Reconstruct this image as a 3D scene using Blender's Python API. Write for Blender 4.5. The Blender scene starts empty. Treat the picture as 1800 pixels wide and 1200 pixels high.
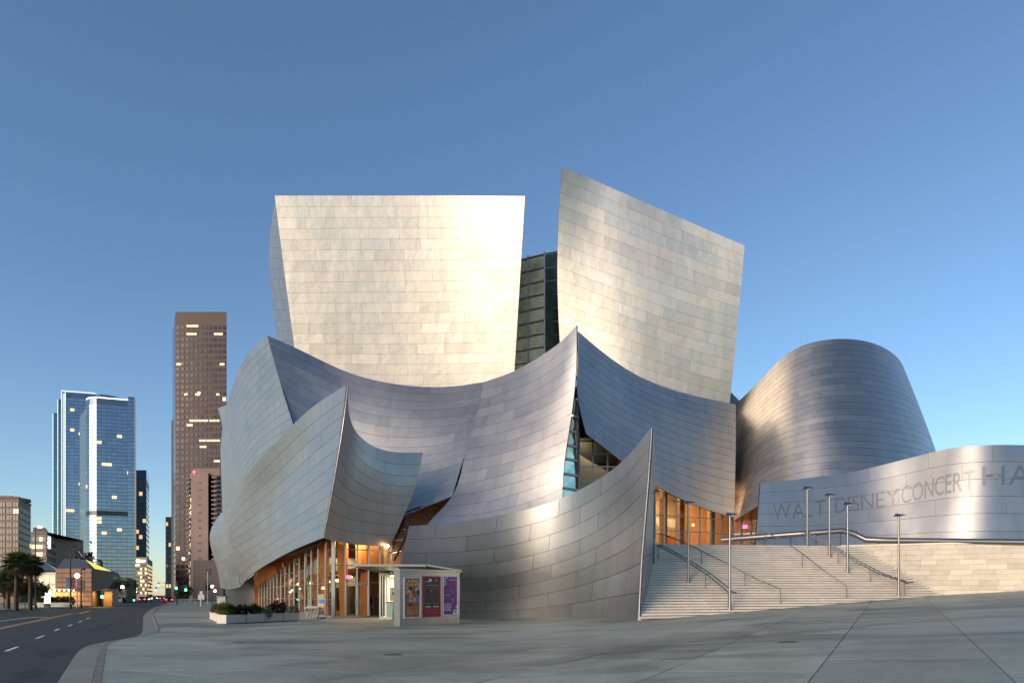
import bpy, math, random
import numpy as np
from mathutils import Vector, Matrix
from mathutils.geometry import tessellate_polygon

random.seed(7)
scene = bpy.context.scene
col = scene.collection

# ------------------------------------------------------------------ camera
EYE, FOC, HZ = 1.7, 1200.0, 1045.0          # eye height in metres, focal length and horizon row for an 1800 px wide frame
cam_data = bpy.data.cameras.new('camera')
cam_data.sensor_width = 36.0
cam_data.lens = 36.0 * FOC / 1800.0
cam_data.shift_y = (HZ - 600.0) / 1800.0
cam_data.clip_end = 6000.0
cam = bpy.data.objects.new('camera', cam_data)
cam.location = (0, 0, EYE)
cam.rotation_euler = (math.radians(90), 0, 0)
col.objects.link(cam)
scene.camera = cam

# ------------------------------------------------------------------ sky and sun (low sun behind the viewer's left shoulder)
SUN_AZ = math.radians(-131.0)               # measured from +Y towards +X
SUN_EL = math.radians(14.0)
world = bpy.data.worlds.new('World')
scene.world = world
world.use_nodes = True
wn = world.node_tree
sky = wn.nodes.new('ShaderNodeTexSky')
sky.sky_type = 'NISHITA'
sky.sun_disc = False
sky.sun_elevation = SUN_EL
sky.sun_rotation = SUN_AZ
sky.altitude = 100.0
sky.air_density = 1.0
sky.dust_density = 0.25
sky.ozone_density = 3.2
wn.links.new(sky.outputs[0], wn.nodes['Background'].inputs[0])
wn.nodes['Background'].inputs[1].default_value = 0.09

sun_data = bpy.data.lights.new('sun', 'SUN')
sun_data.energy = 2.2
sun_data.angle = math.radians(46.0)
sun_data.color = (1.0, 0.78, 0.56)
sun = bpy.data.objects.new('sun', sun_data)
sd = Vector((math.sin(SUN_AZ) * math.cos(SUN_EL), math.cos(SUN_AZ) * math.cos(SUN_EL), math.sin(SUN_EL)))
sun.rotation_euler = sd.to_track_quat('Z', 'Y').to_euler()
sun.location = (0, 0, 60)
col.objects.link(sun)

scene.view_settings.view_transform = 'Standard'
scene.view_settings.look = 'None'
scene.view_settings.gamma = 1.0
scene.view_settings.use_curve_mapping = False
scene.view_settings.exposure = 1.1
scene.render.engine = 'CYCLES'
scene.cycles.use_denoising = True
scene.cycles.max_bounces = 8
scene.cycles.transparent_max_bounces = 16
scene.cycles.sample_clamp_indirect = 6.0
scene.cycles.caustics_reflective = False
scene.cycles.caustics_refractive = False

# ------------------------------------------------------------------ helpers
def at(px, py, d):
    """A point of the place: its bearing as the photograph shows it, at d metres in front of the viewer."""
    return Vector(((px - 900.0) / FOC * d, d, EYE + (HZ - py) / FOC * d))

def ground_z(x):
    t = (x - 1.5) / 1.5
    s = 1.5 * (t if t > 30 else math.log1p(math.exp(t)))
    return 0.064 * min(s, 55.0)

def gp(px, py, h=EYE):
    d = h * FOC / (py - HZ)
    return Vector(((px - 900.0) / FOC * d, d, 0))

class MB:
    """Collects verts and faces and links them as one mesh object."""
    def __init__(self):
        self.v, self.f, self.r, self.s, self.n = [], [], [], [], []
    def face(self, pts, rnd=0.5, smooth=False):
        b = len(self.v)
        self.v.extend([tuple(p) for p in pts])
        self.f.append(tuple(range(b, b + len(pts))))
        self.r.append(rnd); self.s.append(smooth)
    def add(self, verts, faces, rnd=0.5, smooth=False):
        b = len(self.v)
        self.v.extend([tuple(p) for p in verts])
        for f in faces:
            self.f.append(tuple(i + b for i in f)); self.r.append(rnd); self.s.append(smooth)
    def box(self, c, s, rz=0.0, rnd=0.5, bev=0.0):
        """centre, full size, rotation about z"""
        cx, sx = math.cos(rz), math.sin(rz)
        h = [q / 2 for q in s]
        P = []
        for z in (-1, 1):
            for x, y in ((-1, -1), (1, -1), (1, 1), (-1, 1)):
                X, Y = x * h[0], y * h[1]
                P.append((c[0] + X * cx - Y * sx, c[1] + X * sx + Y * cx, c[2] + z * h[2]))
        self.add(P, [(3, 2, 1, 0), (4, 5, 6, 7), (0, 1, 5, 4), (1, 2, 6, 5), (2, 3, 7, 6), (3, 0, 4, 7)], rnd)
        return self
    def prism(self, foot, z0, z1, rnd=0.5, top=None):
        """footprint (x, y) counter-clockwise, extruded; top: another footprint for a taper"""
        n = len(foot); top = top or foot
        P = [(p[0], p[1], z0) for p in foot] + [(p[0], p[1], z1) for p in top]
        self.add(P, [tuple(range(n - 1, -1, -1)), tuple(range(n, 2 * n))] + [(i, (i + 1) % n, n + (i + 1) % n, n + i) for i in range(n)], rnd)
        return self
    def bar(self, a, b, w, h=None, rnd=0.5):
        """square bar from a to b"""
        a, b = Vector(a), Vector(b); h = h or w
        d = (b - a).normalized()
        u = d.cross(Vector((0, 0, 1)))
        if u.length < 1e-4: u = Vector((1, 0, 0))
        u.normalize(); v = u.cross(d).normalized()
        P = []
        for q in (a, b):
            for x, y in ((-1, -1), (1, -1), (1, 1), (-1, 1)):
                P.append(q + u * x * w / 2 + v * y * h / 2)
        self.add(P, [(3, 2, 1, 0), (4, 5, 6, 7), (0, 1, 5, 4), (1, 2, 6, 5), (2, 3, 7, 6), (3, 0, 4, 7)], rnd)
        return self
    def tube(self, pts, r, n=8, caps=True, rnd=0.5):
        """round tube along pts; r a number or one radius per point"""
        pts = [Vector(p) for p in pts]
        R = r if isinstance(r, (list, tuple)) else [r] * len(pts)
        rings = []
        up = Vector((0, 0, 1))
        for i, p in enumerate(pts):
            d = (pts[min(i + 1, len(pts) - 1)] - pts[max(i - 1, 0)]).normalized()
            ref = up if abs(d.z) < 0.95 else Vector((1, 0, 0))
            u = d.cross(ref).normalized(); v = u.cross(d).normalized()
            rings.append([p + (u * math.cos(2 * math.pi * k / n) + v * math.sin(2 * math.pi * k / n)) * R[i] for k in range(n)])
        P = [q for ring in rings for q in ring]
        Fs = []
        for i in range(len(pts) - 1):
            for k in range(n):
                Fs.append((i * n + k, i * n + (k + 1) % n, (i + 1) * n + (k + 1) % n, (i + 1) * n + k))
        self.add(P, Fs, rnd, True)
        if caps:
            self.face([rings[0][k] for k in range(n - 1, -1, -1)], rnd); self.face(rings[-1], rnd)
        return self
    def ball(self, c, r, n=10, m=6, sz=1.0, rnd=0.5):
        P = [(c[0], c[1], c[2] - r * sz)]
        for j in range(1, m):
            a = -math.pi / 2 + math.pi * j / m
            for k in range(n):
                t = 2 * math.pi * k / n
                P.append((c[0] + r * math.cos(a) * math.cos(t), c[1] + r * math.cos(a) * math.sin(t), c[2] + r * sz * math.sin(a)))
        P.append((c[0], c[1], c[2] + r * sz))
        Fs = [(0, 1 + (k + 1) % n, 1 + k) for k in range(n)]
        for j in range(m - 2):
            for k in range(n):
                Fs.append((1 + j * n + k, 1 + j * n + (k + 1) % n, 1 + (j + 1) * n + (k + 1) % n, 1 + (j + 1) * n + k))
        L = len(P) - 1
        Fs += [(L, 1 + (m - 2) * n + k, 1 + (m - 2) * n + (k + 1) % n) for k in range(n)]
        self.add(P, Fs, rnd, True)
        return self
    def mesh(self, name, mat, normals=None):
        me = bpy.data.meshes.new(name)
        me.from_pydata(self.v, [], self.f)
        a = me.attributes.new('tone', 'FLOAT', 'FACE')
        a.data.foreach_set('value', np.array(self.r, dtype=np.float32))
        me.polygons.foreach_set('use_smooth', np.array(self.s, dtype=bool))
        me.materials.append(mat)
        me.update()
        if normals is not None:
            me.normals_split_custom_set_from_vertices(normals)
        return me
    def build(self, name, mat, parent=None, normals=None, label=None):
        o = bpy.data.objects.new(name, self.mesh(name, mat, normals))
        col.objects.link(o)
        if parent is not None: o.parent = parent
        if label: o['label'] = label
        return o

def tag(o, label=None, cat=None, group=None, kind=None):
    if label: o['label'] = label
    if cat: o['category'] = cat
    if group: o['group'] = group
    if kind: o['kind'] = kind
    return o

def empty(name, label=None, cat=None, group=None, kind=None, loc=None):
    """Parts are built in world coordinates, so a thing's Empty stays at the origin unless loc is given."""
    o = bpy.data.objects.new(name, None)
    o.empty_display_size = 0.2
    col.objects.link(o)
    if loc is not None: o.location = loc
    return tag(o, label, cat, group, kind)

def share(mesh, name, parent=None, loc=(0, 0, 0), rz=0.0, sc=1.0):
    o = bpy.data.objects.new(name, mesh)
    o.location = loc; o.rotation_euler = (0, 0, rz)
    o.scale = (sc, sc, sc) if not isinstance(sc, (tuple, list)) else sc
    col.objects.link(o)
    if parent is not None: o.parent = parent
    return o

# ------------------------------------------------------------------ materials
MATS = {}
def mat(name, color, rough=0.6, metal=0.0, tone=0.0, noise=0.0, nscale=4.0, bump=0.0, bscale=20.0, emit=None, estr=0.0,
        spec=0.5, stretch=(1, 1, 1), nscale2=None, coat=0.0, rvar=0.0):
    """tone: variation from piece to piece; noise: mottling inside a piece; bump: fine relief."""
    if name in MATS: return MATS[name]
    m = bpy.data.materials.new(name); m.use_nodes = True
    nt = m.node_tree; N = nt.nodes; L = nt.links
    b = N['Principled BSDF']
    b.inputs['Roughness'].default_value = rough
    b.inputs['Metallic'].default_value = metal
    b.inputs['Specular IOR Level'].default_value = spec
    b.inputs['Coat Weight'].default_value = coat
    b.inputs['Base Color'].default_value = (*color, 1)
    if emit is not None:
        b.inputs['Emission Color'].default_value = (*emit, 1)
        b.inputs['Emission Strength'].default_value = estr
    tc = N.new('ShaderNodeTexCoord')
    val = None
    if tone:
        at_ = N.new('ShaderNodeAttribute'); at_.attribute_name = 'tone'
        mr = N.new('ShaderNodeMapRange')
        mr.inputs['To Min'].default_value = 1 - tone; mr.inputs['To Max'].default_value = 1 + tone
        L.new(at_.outputs['Fac'], mr.inputs['Value']); val = mr.outputs[0]
    if noise:
        mp = N.new('ShaderNodeMapping'); mp.inputs['Scale'].default_value = stretch
        L.new(tc.outputs['Object'], mp.inputs['Vector'])
        nz = N.new('ShaderNodeTexNoise'); nz.inputs['Scale'].default_value = nscale; nz.inputs['Detail'].default_value = 6
        nz.inputs['Roughness'].default_value = 0.62
        L.new(mp.outputs[0], nz.inputs['Vector'])
        mr = N.new('ShaderNodeMapRange')
        mr.inputs['From Min'].default_value = 0.3; mr.inputs['From Max'].default_value = 0.7
        mr.inputs['To Min'].default_value = 1 - noise; mr.inputs['To Max'].default_value = 1 + noise
        L.new(nz.outputs['Fac'], mr.inputs['Value'])
        if val is None: val = mr.outputs[0]
        else:
            mu = N.new('ShaderNodeMath'); mu.operation = 'MULTIPLY'
            L.new(val, mu.inputs[0]); L.new(mr.outputs[0], mu.inputs[1]); val = mu.outputs[0]
        if rvar:
            m2 = N.new('ShaderNodeMapRange'); m2.inputs['From Min'].default_value = 0.3; m2.inputs['From Max'].default_value = 0.7
            m2.inputs['To Min'].default_value = rough - rvar; m2.inputs['To Max'].default_value = rough + rvar
            L.new(nz.outputs['Fac'], m2.inputs['Value']); L.new(m2.outputs[0], b.inputs['Roughness'])
    if val is not None:
        vm = N.new('ShaderNodeVectorMath'); vm.operation = 'SCALE'
        vm.inputs[0].default_value = color
        L.new(val, vm.inputs['Scale']); L.new(vm.outputs[0], b.inputs['Base Color'])
    if bump:
        nb = N.new('ShaderNodeTexNoise'); nb.inputs['Scale'].default_value = bscale; nb.inputs['Detail'].default_value = 4
        L.new(tc.outputs['Object'], nb.inputs['Vector'])
        bp = N.new('ShaderNodeBump'); bp.inputs['Strength'].default_value = bump; bp.inputs['Distance'].default_value = 0.05
        L.new(nb.outputs['Fac'], bp.inputs['Height']); L.new(bp.outputs[0], b.inputs['Normal'])
    MATS[name] = m
    return m

def steel_mat(name, base=(0.455, 0.442, 0.425), r0=0.42, r1=0.49, spread=0.045, bump=0.012):
    """brushed stainless sheet: tone and gloss differ from sheet to sheet, faint oil-canning"""
    m = bpy.data.materials.new(name); m.use_nodes = True
    nt = m.node_tree; N = nt.nodes; L = nt.links
    b = N['Principled BSDF']
    b.inputs['Metallic'].default_value = 1.0
    a = N.new('ShaderNodeAttribute'); a.attribute_name = 'tone'
    tc = N.new('ShaderNodeTexCoord')
    n1 = N.new('ShaderNodeTexNoise'); n1.inputs['Scale'].default_value = 0.5; n1.inputs['Detail'].default_value = 5
    L.new(tc.outputs['Object'], n1.inputs['Vector'])
    mp = N.new('ShaderNodeMapping'); mp.inputs['Scale'].default_value = (1.3, 1.3, 0.12)
    L.new(tc.outputs['Object'], mp.inputs['Vector'])
    n2 = N.new('ShaderNodeTexNoise'); n2.inputs['Scale'].default_value = 1.0; n2.inputs['Detail'].default_value = 5    # rain streaks
    L.new(mp.outputs[0], n2.inputs['Vector'])
    s = N.new('ShaderNodeMath'); s.operation = 'MULTIPLY_ADD'; s.inputs[1].default_value = 2 * spread; s.inputs[2].default_value = 1 - spread
    L.new(a.outputs['Fac'], s.inputs[0])
    k = N.new('ShaderNodeMapRange'); k.inputs['From Min'].default_value = 0.3; k.inputs['From Max'].default_value = 0.7
    k.inputs['To Min'].default_value = 0.93; k.inputs['To Max'].default_value = 1.06
    L.new(n2.outputs['Fac'], k.inputs['Value'])
    mu = N.new('ShaderNodeMath'); mu.operation = 'MULTIPLY'; L.new(s.outputs[0], mu.inputs[0]); L.new(k.outputs[0], mu.inputs[1])
    vm = N.new('ShaderNodeVectorMath'); vm.operation = 'SCALE'; vm.inputs[0].default_value = base
    L.new(mu.outputs[0], vm.inputs['Scale']); L.new(vm.outputs[0], b.inputs['Base Color'])
    ra = N.new('ShaderNodeMath'); ra.operation = 'FRACT'
    rb = N.new('ShaderNodeMath'); rb.operation = 'MULTIPLY'; rb.inputs[1].default_value = 7.31
    L.new(a.outputs['Fac'], rb.inputs[0]); L.new(rb.outputs[0], ra.inputs[0])
    rr = N.new('ShaderNodeMapRange'); rr.inputs['To Min'].default_value = r0; rr.inputs['To Max'].default_value = r1
    L.new(ra.outputs[0], rr.inputs['Value'])
    r2 = N.new('ShaderNodeMath'); r2.operation = 'MULTIPLY_ADD'; r2.inputs[1].default_value = 0.09; r2.inputs[2].default_value = -0.05
    L.new(n1.outputs['Fac'], r2.inputs[0])
    r3 = N.new('ShaderNodeMath'); r3.operation = 'ADD'; L.new(rr.outputs[0], r3.inputs[0]); L.new(r2.outputs[0], r3.inputs[1])
    L.new(r3.outputs[0], b.inputs['Roughness'])
    n3 = N.new('ShaderNodeTexNoise'); n3.inputs['Scale'].default_value = 0.9; n3.inputs['Detail'].default_value = 2
    L.new(tc.outputs['Object'], n3.inputs['Vector'])
    bp = N.new('ShaderNodeBump'); bp.inputs['Strength'].default_value = 1.0; bp.inputs['Distance'].default_value = bump
    L.new(n3.outputs['Fac'], bp.inputs['Height']); L.new(bp.outputs[0], b.inputs['Normal'])
    MATS[name] = m
    return m

def glass_mat(name, tint=(0.55, 0.62, 0.6), refl=1.0, rough=0.02, ior=1.5, see=1.0):
    """thin window glass: see-through with a fresnel reflection"""
    m = bpy.data.materials.new(name); m.use_nodes = True
    nt = m.node_tree; N = nt.nodes; L = nt.links
    N.remove(N['Principled BSDF'])
    t = N.new('ShaderNodeBsdfTransparent'); t.inputs[0].default_value = (*tint, 1)
    g = N.new('ShaderNodeBsdfGlossy'); g.inputs['Roughness'].default_value = rough; g.inputs['Color'].default_value = (refl, refl, refl, 1)
    fr = N.new('ShaderNodeFresnel'); fr.inputs['IOR'].default_value = ior
    mx = N.new('ShaderNodeMixShader')
    fm_ = N.new('ShaderNodeMath'); fm_.operation = 'MULTIPLY'; fm_.inputs[1].default_value = see
    L.new(fr.outputs[0], fm_.inputs[0]); L.new(fm_.outputs[0], mx.inputs[0]); L.new(t.outputs[0], mx.inputs[1]); L.new(g.outputs[0], mx.inputs[2])
    L.new(mx.outputs[0], N['Material Output'].inputs['Surface'])
    MATS[name] = m
    return m

STEEL = steel_mat('brushed_steel')
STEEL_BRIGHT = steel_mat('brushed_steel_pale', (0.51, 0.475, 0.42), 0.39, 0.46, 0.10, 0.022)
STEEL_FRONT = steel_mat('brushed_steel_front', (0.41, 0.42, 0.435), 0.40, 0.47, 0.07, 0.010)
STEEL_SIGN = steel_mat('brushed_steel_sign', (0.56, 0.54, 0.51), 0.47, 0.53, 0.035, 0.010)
JOINT = mat('dark_joint_steel', (0.07, 0.07, 0.075), 0.6, 0.6)  # dark grey metal backing that shows between the steel sheets
POLE = mat('satin_pole_steel', (0.30, 0.29, 0.275), 0.38, 1.0)
RAIL = mat('handrail_steel', (0.20, 0.19, 0.18), 0.4, 0.9)
MULL = mat('mullion_aluminium', (0.30, 0.31, 0.305), 0.42, 0.75)
DARK = mat('dark_metal', (0.03, 0.03, 0.033), 0.5, 0.3)
GLASS = glass_mat('clear_glass', (0.80, 0.84, 0.80), 0.8, 0.02, 1.3, 0.30)
GREENGLASS = mat('green_glass', (0.52, 0.70, 0.64), 0.16, 0.75, noise=0.5, nscale=0.35)
WOOD = mat('douglas_fir', (0.42, 0.17, 0.055), 0.5, 0, 0.2, 0.25, 1.2, stretch=(6, 6, 0.6))
PLASTER = mat('warm_plaster', (0.62, 0.55, 0.44), 0.8, noise=0.06)

# ------------------------------------------------------------------ curved surfaces
def spline_coef(t, Y):
    """natural cubic spline second derivatives; Y (n, m)"""
    n = len(t)
    A = np.zeros((n, n)); B = np.zeros_like(Y)
    A[0, 0] = A[-1, -1] = 1
    for i in range(1, n - 1):
        h0, h1 = t[i] - t[i - 1], t[i + 1] - t[i]
        A[i, i - 1] = h0; A[i, i] = 2 * (h0 + h1); A[i, i + 1] = h1
        B[i] = 6 * ((Y[i + 1] - Y[i]) / h1 - (Y[i] - Y[i - 1]) / h0)
    return np.linalg.solve(A, B)
def spline_eval(t, Y, M, q):
    q = np.clip(q, -0.02, 1.02)
    i = np.clip(np.searchsorted(t, q) - 1, 0, len(t) - 2)
    h = t[i + 1] - t[i]; a = (t[i + 1] - q) / h; b = (q - t[i]) / h
    return i, h, a, b

class Patch:
    """A loft through rows of points (top to bottom, each left to right)."""
    def __init__(self, rows):
        self.rows = []
        for r in rows:
            P = np.array([tuple(at(*p)) for p in r])
            d = np.linalg.norm(np.diff(P, axis=0), axis=1)
            t = np.concatenate([[0], np.cumsum(d)]); t /= t[-1]
            self.rows.append((t, P, spline_coef(t, P)))
        q = np.linspace(0, 1, 21)
        G = np.array([self._row(k, q) for k in range(len(rows))])
        d = np.linalg.norm(np.diff(G, axis=0), axis=2).mean(axis=1)
        self.tv = np.concatenate([[0], np.cumsum(d)]); self.height = self.tv[-1]; self.tv /= self.tv[-1]
        self.width = np.linalg.norm(np.diff(G, axis=1), axis=2).sum(axis=1)
    def _row(self, k, u):
        t, P, M = self.rows[k]
        i, h, a, b = spline_eval(t, P, M, u)
        h = h[:, None]; a = a[:, None]; b = b[:, None]
        return a * P[i] + b * P[i + 1] + ((a ** 3 - a) * M[i] + (b ** 3 - b) * M[i + 1]) * h * h / 6
    def ev(self, u, v):
        u = np.asarray(u, float); v = np.asarray(v, float)
        G = np.array([self._row(k, u) for k in range(len(self.rows))])       # R, N, 3
        R, n, _ = G.shape
        Y = G.reshape(R, n * 3)
        M = spline_coef(self.tv, Y).reshape(R, n, 3)
        i, h, a, b = spline_eval(self.tv, None, None, v)
        k = np.arange(n); h = h[:, None]; a = a[:, None]; b = b[:, None]
        return a * G[i, k] + b * G[i + 1, k] + ((a ** 3 - a) * M[i, k] + (b ** 3 - b) * M[i + 1, k]) * h * h / 6
    def evn(self, u, v):
        e = 2e-3
        u = np.asarray(u, float); v = np.asarray(v, float)
        p = self.ev(u, v)
        du = self.ev(u + e, v) - self.ev(u - e, v); dv = self.ev(u, v + e) - self.ev(u, v - e)
        n = np.cross(dv, du); n /= np.linalg.norm(n, axis=1)[:, None] + 1e-12
        return p, n                                                          # rows run left to right, top to bottom: n faces the viewer

def shell(patch, thick, nu=40, nv=20, front=0.0):
    """closed sheet with real thickness behind the cladding"""
    mb = MB()
    U, V = np.meshgrid(np.linspace(0, 1, nu + 1), np.linspace(0, 1, nv + 1))
    p, n = patch.evn(U.ravel(), V.ravel())
    A = p + n * front; B = p - n * thick
    W = nu + 1; K = len(A)
    Fs = []
    for j in range(nv):
        for i in range(nu):
            q = (j * W + i, (j + 1) * W + i, (j + 1) * W + i + 1, j * W + i + 1)
            Fs.append(q); Fs.append(tuple(K + x for x in reversed(q)))
    rim = [i for i in range(W)] + [j * W + nu for j in range(1, nv + 1)] + [nv * W + i for i in range(nu - 1, -1, -1)] + [j * W for j in range(nv - 1, 0, -1)]
    mb.add(np.vstack([A, B]), Fs, 0.5, True)
    for a, b in zip(rim, rim[1:] + rim[:1]):
        mb.face([A[a], A[b], B[b], B[a]], 0.5)
    return mb

def panel_cells(patch, nrows, plen, rng, jitter=0.12, vpow=1.0):
    """courses of sheets with staggered joints"""
    cells = []
    vs = [(k / nrows) ** vpow for k in range(nrows + 1)]
    for k in range(nrows):
        vm = (vs[k] + vs[k + 1]) / 2
        w = float(np.interp(vm, patch.tv, patch.width))
        n = max(2, round(w / plen))
        off = (0.0 if k % 2 else 0.5) + rng.uniform(-jitter, jitter)
        br = [0.0] + [(i + off + rng.uniform(-0.06, 0.06)) / n for i in range(0, n + 1)] + [1.0]
        br = sorted(min(max(b, 0), 1) for b in br)
        out = [br[0]]
        for b in br[1:]:
            if b - out[-1] > 0.25 / n: out.append(b)
        out[-1] = 1.0
        for a, b in zip(out, out[1:]):
            cells.append((a, b, vs[k], vs[k + 1], w))
    return cells

def panel_meshes(patch, cells, rng, gap_u=0.006, gap_v=0.024, proud=0.04, tilt=0.0025, nu=5, nv=2):
    """-> list of (MB, vertex normals, centre) one for each sheet"""
    out = []
    U, V = [], []
    H = patch.height
    for (u0, u1, v0, v1, w) in cells:
        gu, gv = gap_u / w, gap_v / H
        a0 = u0 + (gu if u0 > 0 else 0); a1 = u1 - (gu if u1 < 1 else 0)
        b0 = v0 + (gv * 0.3 if v0 > 0 else 0); b1 = v1 - (gv * 0.7 if v1 < 1 else 0)
        g = np.meshgrid(np.linspace(a0, a1, nu + 1), np.linspace(b0, b1, nv + 1))
        U.append(g[0].ravel()); V.append(g[1].ravel())
    p, n = patch.evn(np.concatenate(U), np.concatenate(V))
    K = (nu + 1) * (nv + 1)
    W = nu + 1
    rim = [i for i in range(W)] + [j * W + nu for j in range(1, nv + 1)] + [nv * W + i for i in range(nu - 1, -1, -1)] + [j * W for j in range(nv - 1, 0, -1)]
    fs = [(j * W + i, (j + 1) * W + i, (j + 1) * W + i + 1, j * W + i + 1) for j in range(nv) for i in range(nu)]
    for c in range(len(cells)):
        P = p[c * K:(c + 1) * K]; Nn = n[c * K:(c + 1) * K]
        mb = MB(); tone = min(1, max(0, rng.gauss(0.5, 0.2)))
        top = P + Nn * proud
        mb.add(top, fs, tone, True)
        d = np.array([rng.gauss(0, tilt), rng.gauss(0, tilt), rng.gauss(0, tilt)])
        nn = Nn + d; nn /= np.linalg.norm(nn, axis=1)[:, None]
        normals = [tuple(x) for x in nn]
        low = P + Nn * 0.004
        for a, b in zip(rim, rim[1:] + rim[:1]):
            mb.face([top[a], top[b], low[b], low[a]], tone)
            e = np.cross(top[b] - top[a], Nn[a]); e = -e / (np.linalg.norm(e) + 1e-9)
            normals += [tuple(e)] * 4
        out.append((mb, normals, P.mean(axis=0)))
    return out

# ================================================================== THE SETTING
CONCRETE = mat('plaza_concrete', (0.27, 0.30, 0.25), 0.6, 0, 0.20, 0.18, 0.7, bump=0.18, bscale=14.0, stretch=(1, 1.6, 1), rvar=0.12)
def stain(m, scale, lo, hi, dark, stretch=(1, 1, 1), detail=5.0):
    """large worn or wet-looking blotches with a shape of their own, multiplied into the colour"""
    nt = m.node_tree; N = nt.nodes; L = nt.links; b = N['Principled BSDF']
    src = b.inputs['Base Color'].links[0].from_socket
    tc = N.new('ShaderNodeTexCoord'); mp = N.new('ShaderNodeMapping'); mp.inputs['Scale'].default_value = stretch; mp.inputs['Rotation'].default_value = (0, 0, 0.5)
    L.new(tc.outputs['Object'], mp.inputs['Vector'])
    nz = N.new('ShaderNodeTexNoise'); nz.inputs['Scale'].default_value = scale; nz.inputs['Detail'].default_value = detail; nz.inputs['Roughness'].default_value = 0.6
    nz.inputs['Distortion'].default_value = 0.6
    L.new(mp.outputs[0], nz.inputs['Vector'])
    mr = N.new('ShaderNodeMapRange'); mr.inputs['From Min'].default_value = lo; mr.inputs['From Max'].default_value = hi
    mr.inputs['To Min'].default_value = dark; mr.inputs['To Max'].default_value = 1.0
    L.new(nz.outputs['Fac'], mr.inputs['Value'])
    vm = N.new('ShaderNodeVectorMath'); vm.operation = 'SCALE'
    L.new(src, vm.inputs[0]); L.new(mr.outputs[0], vm.inputs['Scale']); L.new(vm.outputs[0], b.inputs['Base Color'])
stain(CONCRETE, 0.11, 0.40, 0.52, 0.58)
stain(CONCRETE, 0.6, 0.34, 0.46, 0.66, (0.3, 1, 1))
stain(CONCRETE, 7.0, 0.34, 0.44, 0.80)
CONC_EDGE = mat('kerb_concrete', (0.19, 0.205, 0.175), 0.7, 0, 0.1, 0.18, 1.2, bump=0.2, bscale=12.0)
ASPHALT = mat('asphalt', (0.030, 0.034, 0.031), 0.7, 0, 0, 0.28, 0.35, bump=0.5, bscale=60.0, stretch=(1, 0.4, 1))
REDKERB = mat('faded_red_kerb', (0.17, 0.15, 0.14), 0.75, 0, 0, 0.3, 2.0)
WHITELINE = mat('white_road_paint', (0.62, 0.63, 0.6), 0.7, 0, 0, 0.2, 3.0)
YELLOW = mat('yellow_road_paint', (0.50, 0.30, 0.06), 0.7, 0, 0, 0.2, 3.0)
STONE = mat('pale_limestone', (0.62, 0.55, 0.45), 0.75, 0, 0.13, 0.10, 1.5, bump=0.15, bscale=14.0)
STEP = mat('pale_step_stone', (0.82, 0.72, 0.61), 0.7, 0, 0.08, 0.08, 1.5, bump=0.12, bscale=18.0)
EARTH = mat('far_ground', (0.075, 0.078, 0.075), 0.85, 0, 0, 0.2, 0.05)

def grid_sheet(x0, x1, y0, y1, nx, ny, zf):
    mb = MB()
    xs = np.linspace(x0, x1, nx + 1); ys = np.linspace(y0, y1, ny + 1)
    P = [(x, y, zf(x)) for y in ys for x in xs]
    mb.add(P, [(j * (nx + 1) + i, j * (nx + 1) + i + 1, (j + 1) * (nx + 1) + i + 1, (j + 1) * (nx + 1) + i) for j in range(ny) for i in range(nx)], 0.5, True)
    return mb
g = MB()
for xa, xb, k in ((-3000, -60, 6), (-60, 60, 60), (60, 3000, 6)):
    g2 = grid_sheet(xa, xb, -3000, 3000, k, 6, lambda x: ground_z(x) - 0.30)
    g.add(g2.v, g2.f, 0.5, True)
tag(g.build('ground', EARTH), 'wide dark ground reaching to the horizon', 'ground', kind='structure')

# ---- outline of the plaza: kerb line from the viewer up the street
kerb_pts = [Vector((-1.5, 2.0, 0)), Vector((-4.7, 7.6, 0)), gp(178, 1200), gp(184, 1160), gp(190, 1134), gp(205, 1126), gp(245, 1118), gp(270, 1113.5), gp(281, 1109), gp(281, 1101),
            gp(275, 1088), gp(271, 1078), gp(277, 1069), gp(292, 1061.5), gp(300, 1058), Vector((-152, 300, 0)), Vector((-230, 455, 0))]
kerb_pts.insert(0, Vector((2.0, -6, 0))); kerb_pts.insert(0, Vector((6.0, -30, 0)))
def smooth_line(pts, n=6):
    P = np.array([tuple(p) for p in pts]); out = []
    for i in range(len(P) - 1):
        p0, p1, p2, p3 = P[max(i - 1, 0)], P[i], P[i + 1], P[min(i + 2, len(P) - 1)]
        for k in range(n):
            t = k / n; L = np.linalg.norm(p2 - p1)
            m1 = (p2 - p0) / (np.linalg.norm(p2 - p0) + 1e-9) * L; m2 = (p3 - p1) / (np.linalg.norm(p3 - p1) + 1e-9) * L
            out.append((2*t**3-3*t**2+1)*p1 + (t**3-2*t**2+t)*m1 + (-2*t**3+3*t**2)*p2 + (t**3-t**2)*m2)
    out.append(P[-1])
    return [Vector(tuple(q)) for q in out]
kerb = smooth_line(kerb_pts, 5)
plaza_poly = [(p.x, p.y) for p in kerb] + [(90, 455), (90, -30)]

def clip_poly(subject, quad):
    """the part of a polygon inside a convex counter-clockwise quad"""
    out = subject
    for i in range(len(quad)):
        a, b = quad[i], quad[(i + 1) % len(quad)]
        inp, out = out, []
        if not inp: return []
        side = lambda p: (b[0] - a[0]) * (p[1] - a[1]) - (b[1] - a[1]) * (p[0] - a[0])
        for j in range(len(inp)):
            p, q = inp[j - 1], inp[j]
            sp, sq = side(p), side(q)
            if sq >= 0:
                if sp < 0:
                    t = sp / (sp - sq); out.append((p[0] + (q[0] - p[0]) * t, p[1] + (q[1] - p[1]) * t))
                out.append(q)
            elif sp >= 0:
                t = sp / (sp - sq); out.append((p[0] + (q[0] - p[0]) * t, p[1] + (q[1] - p[1]) * t))
    return out

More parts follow.
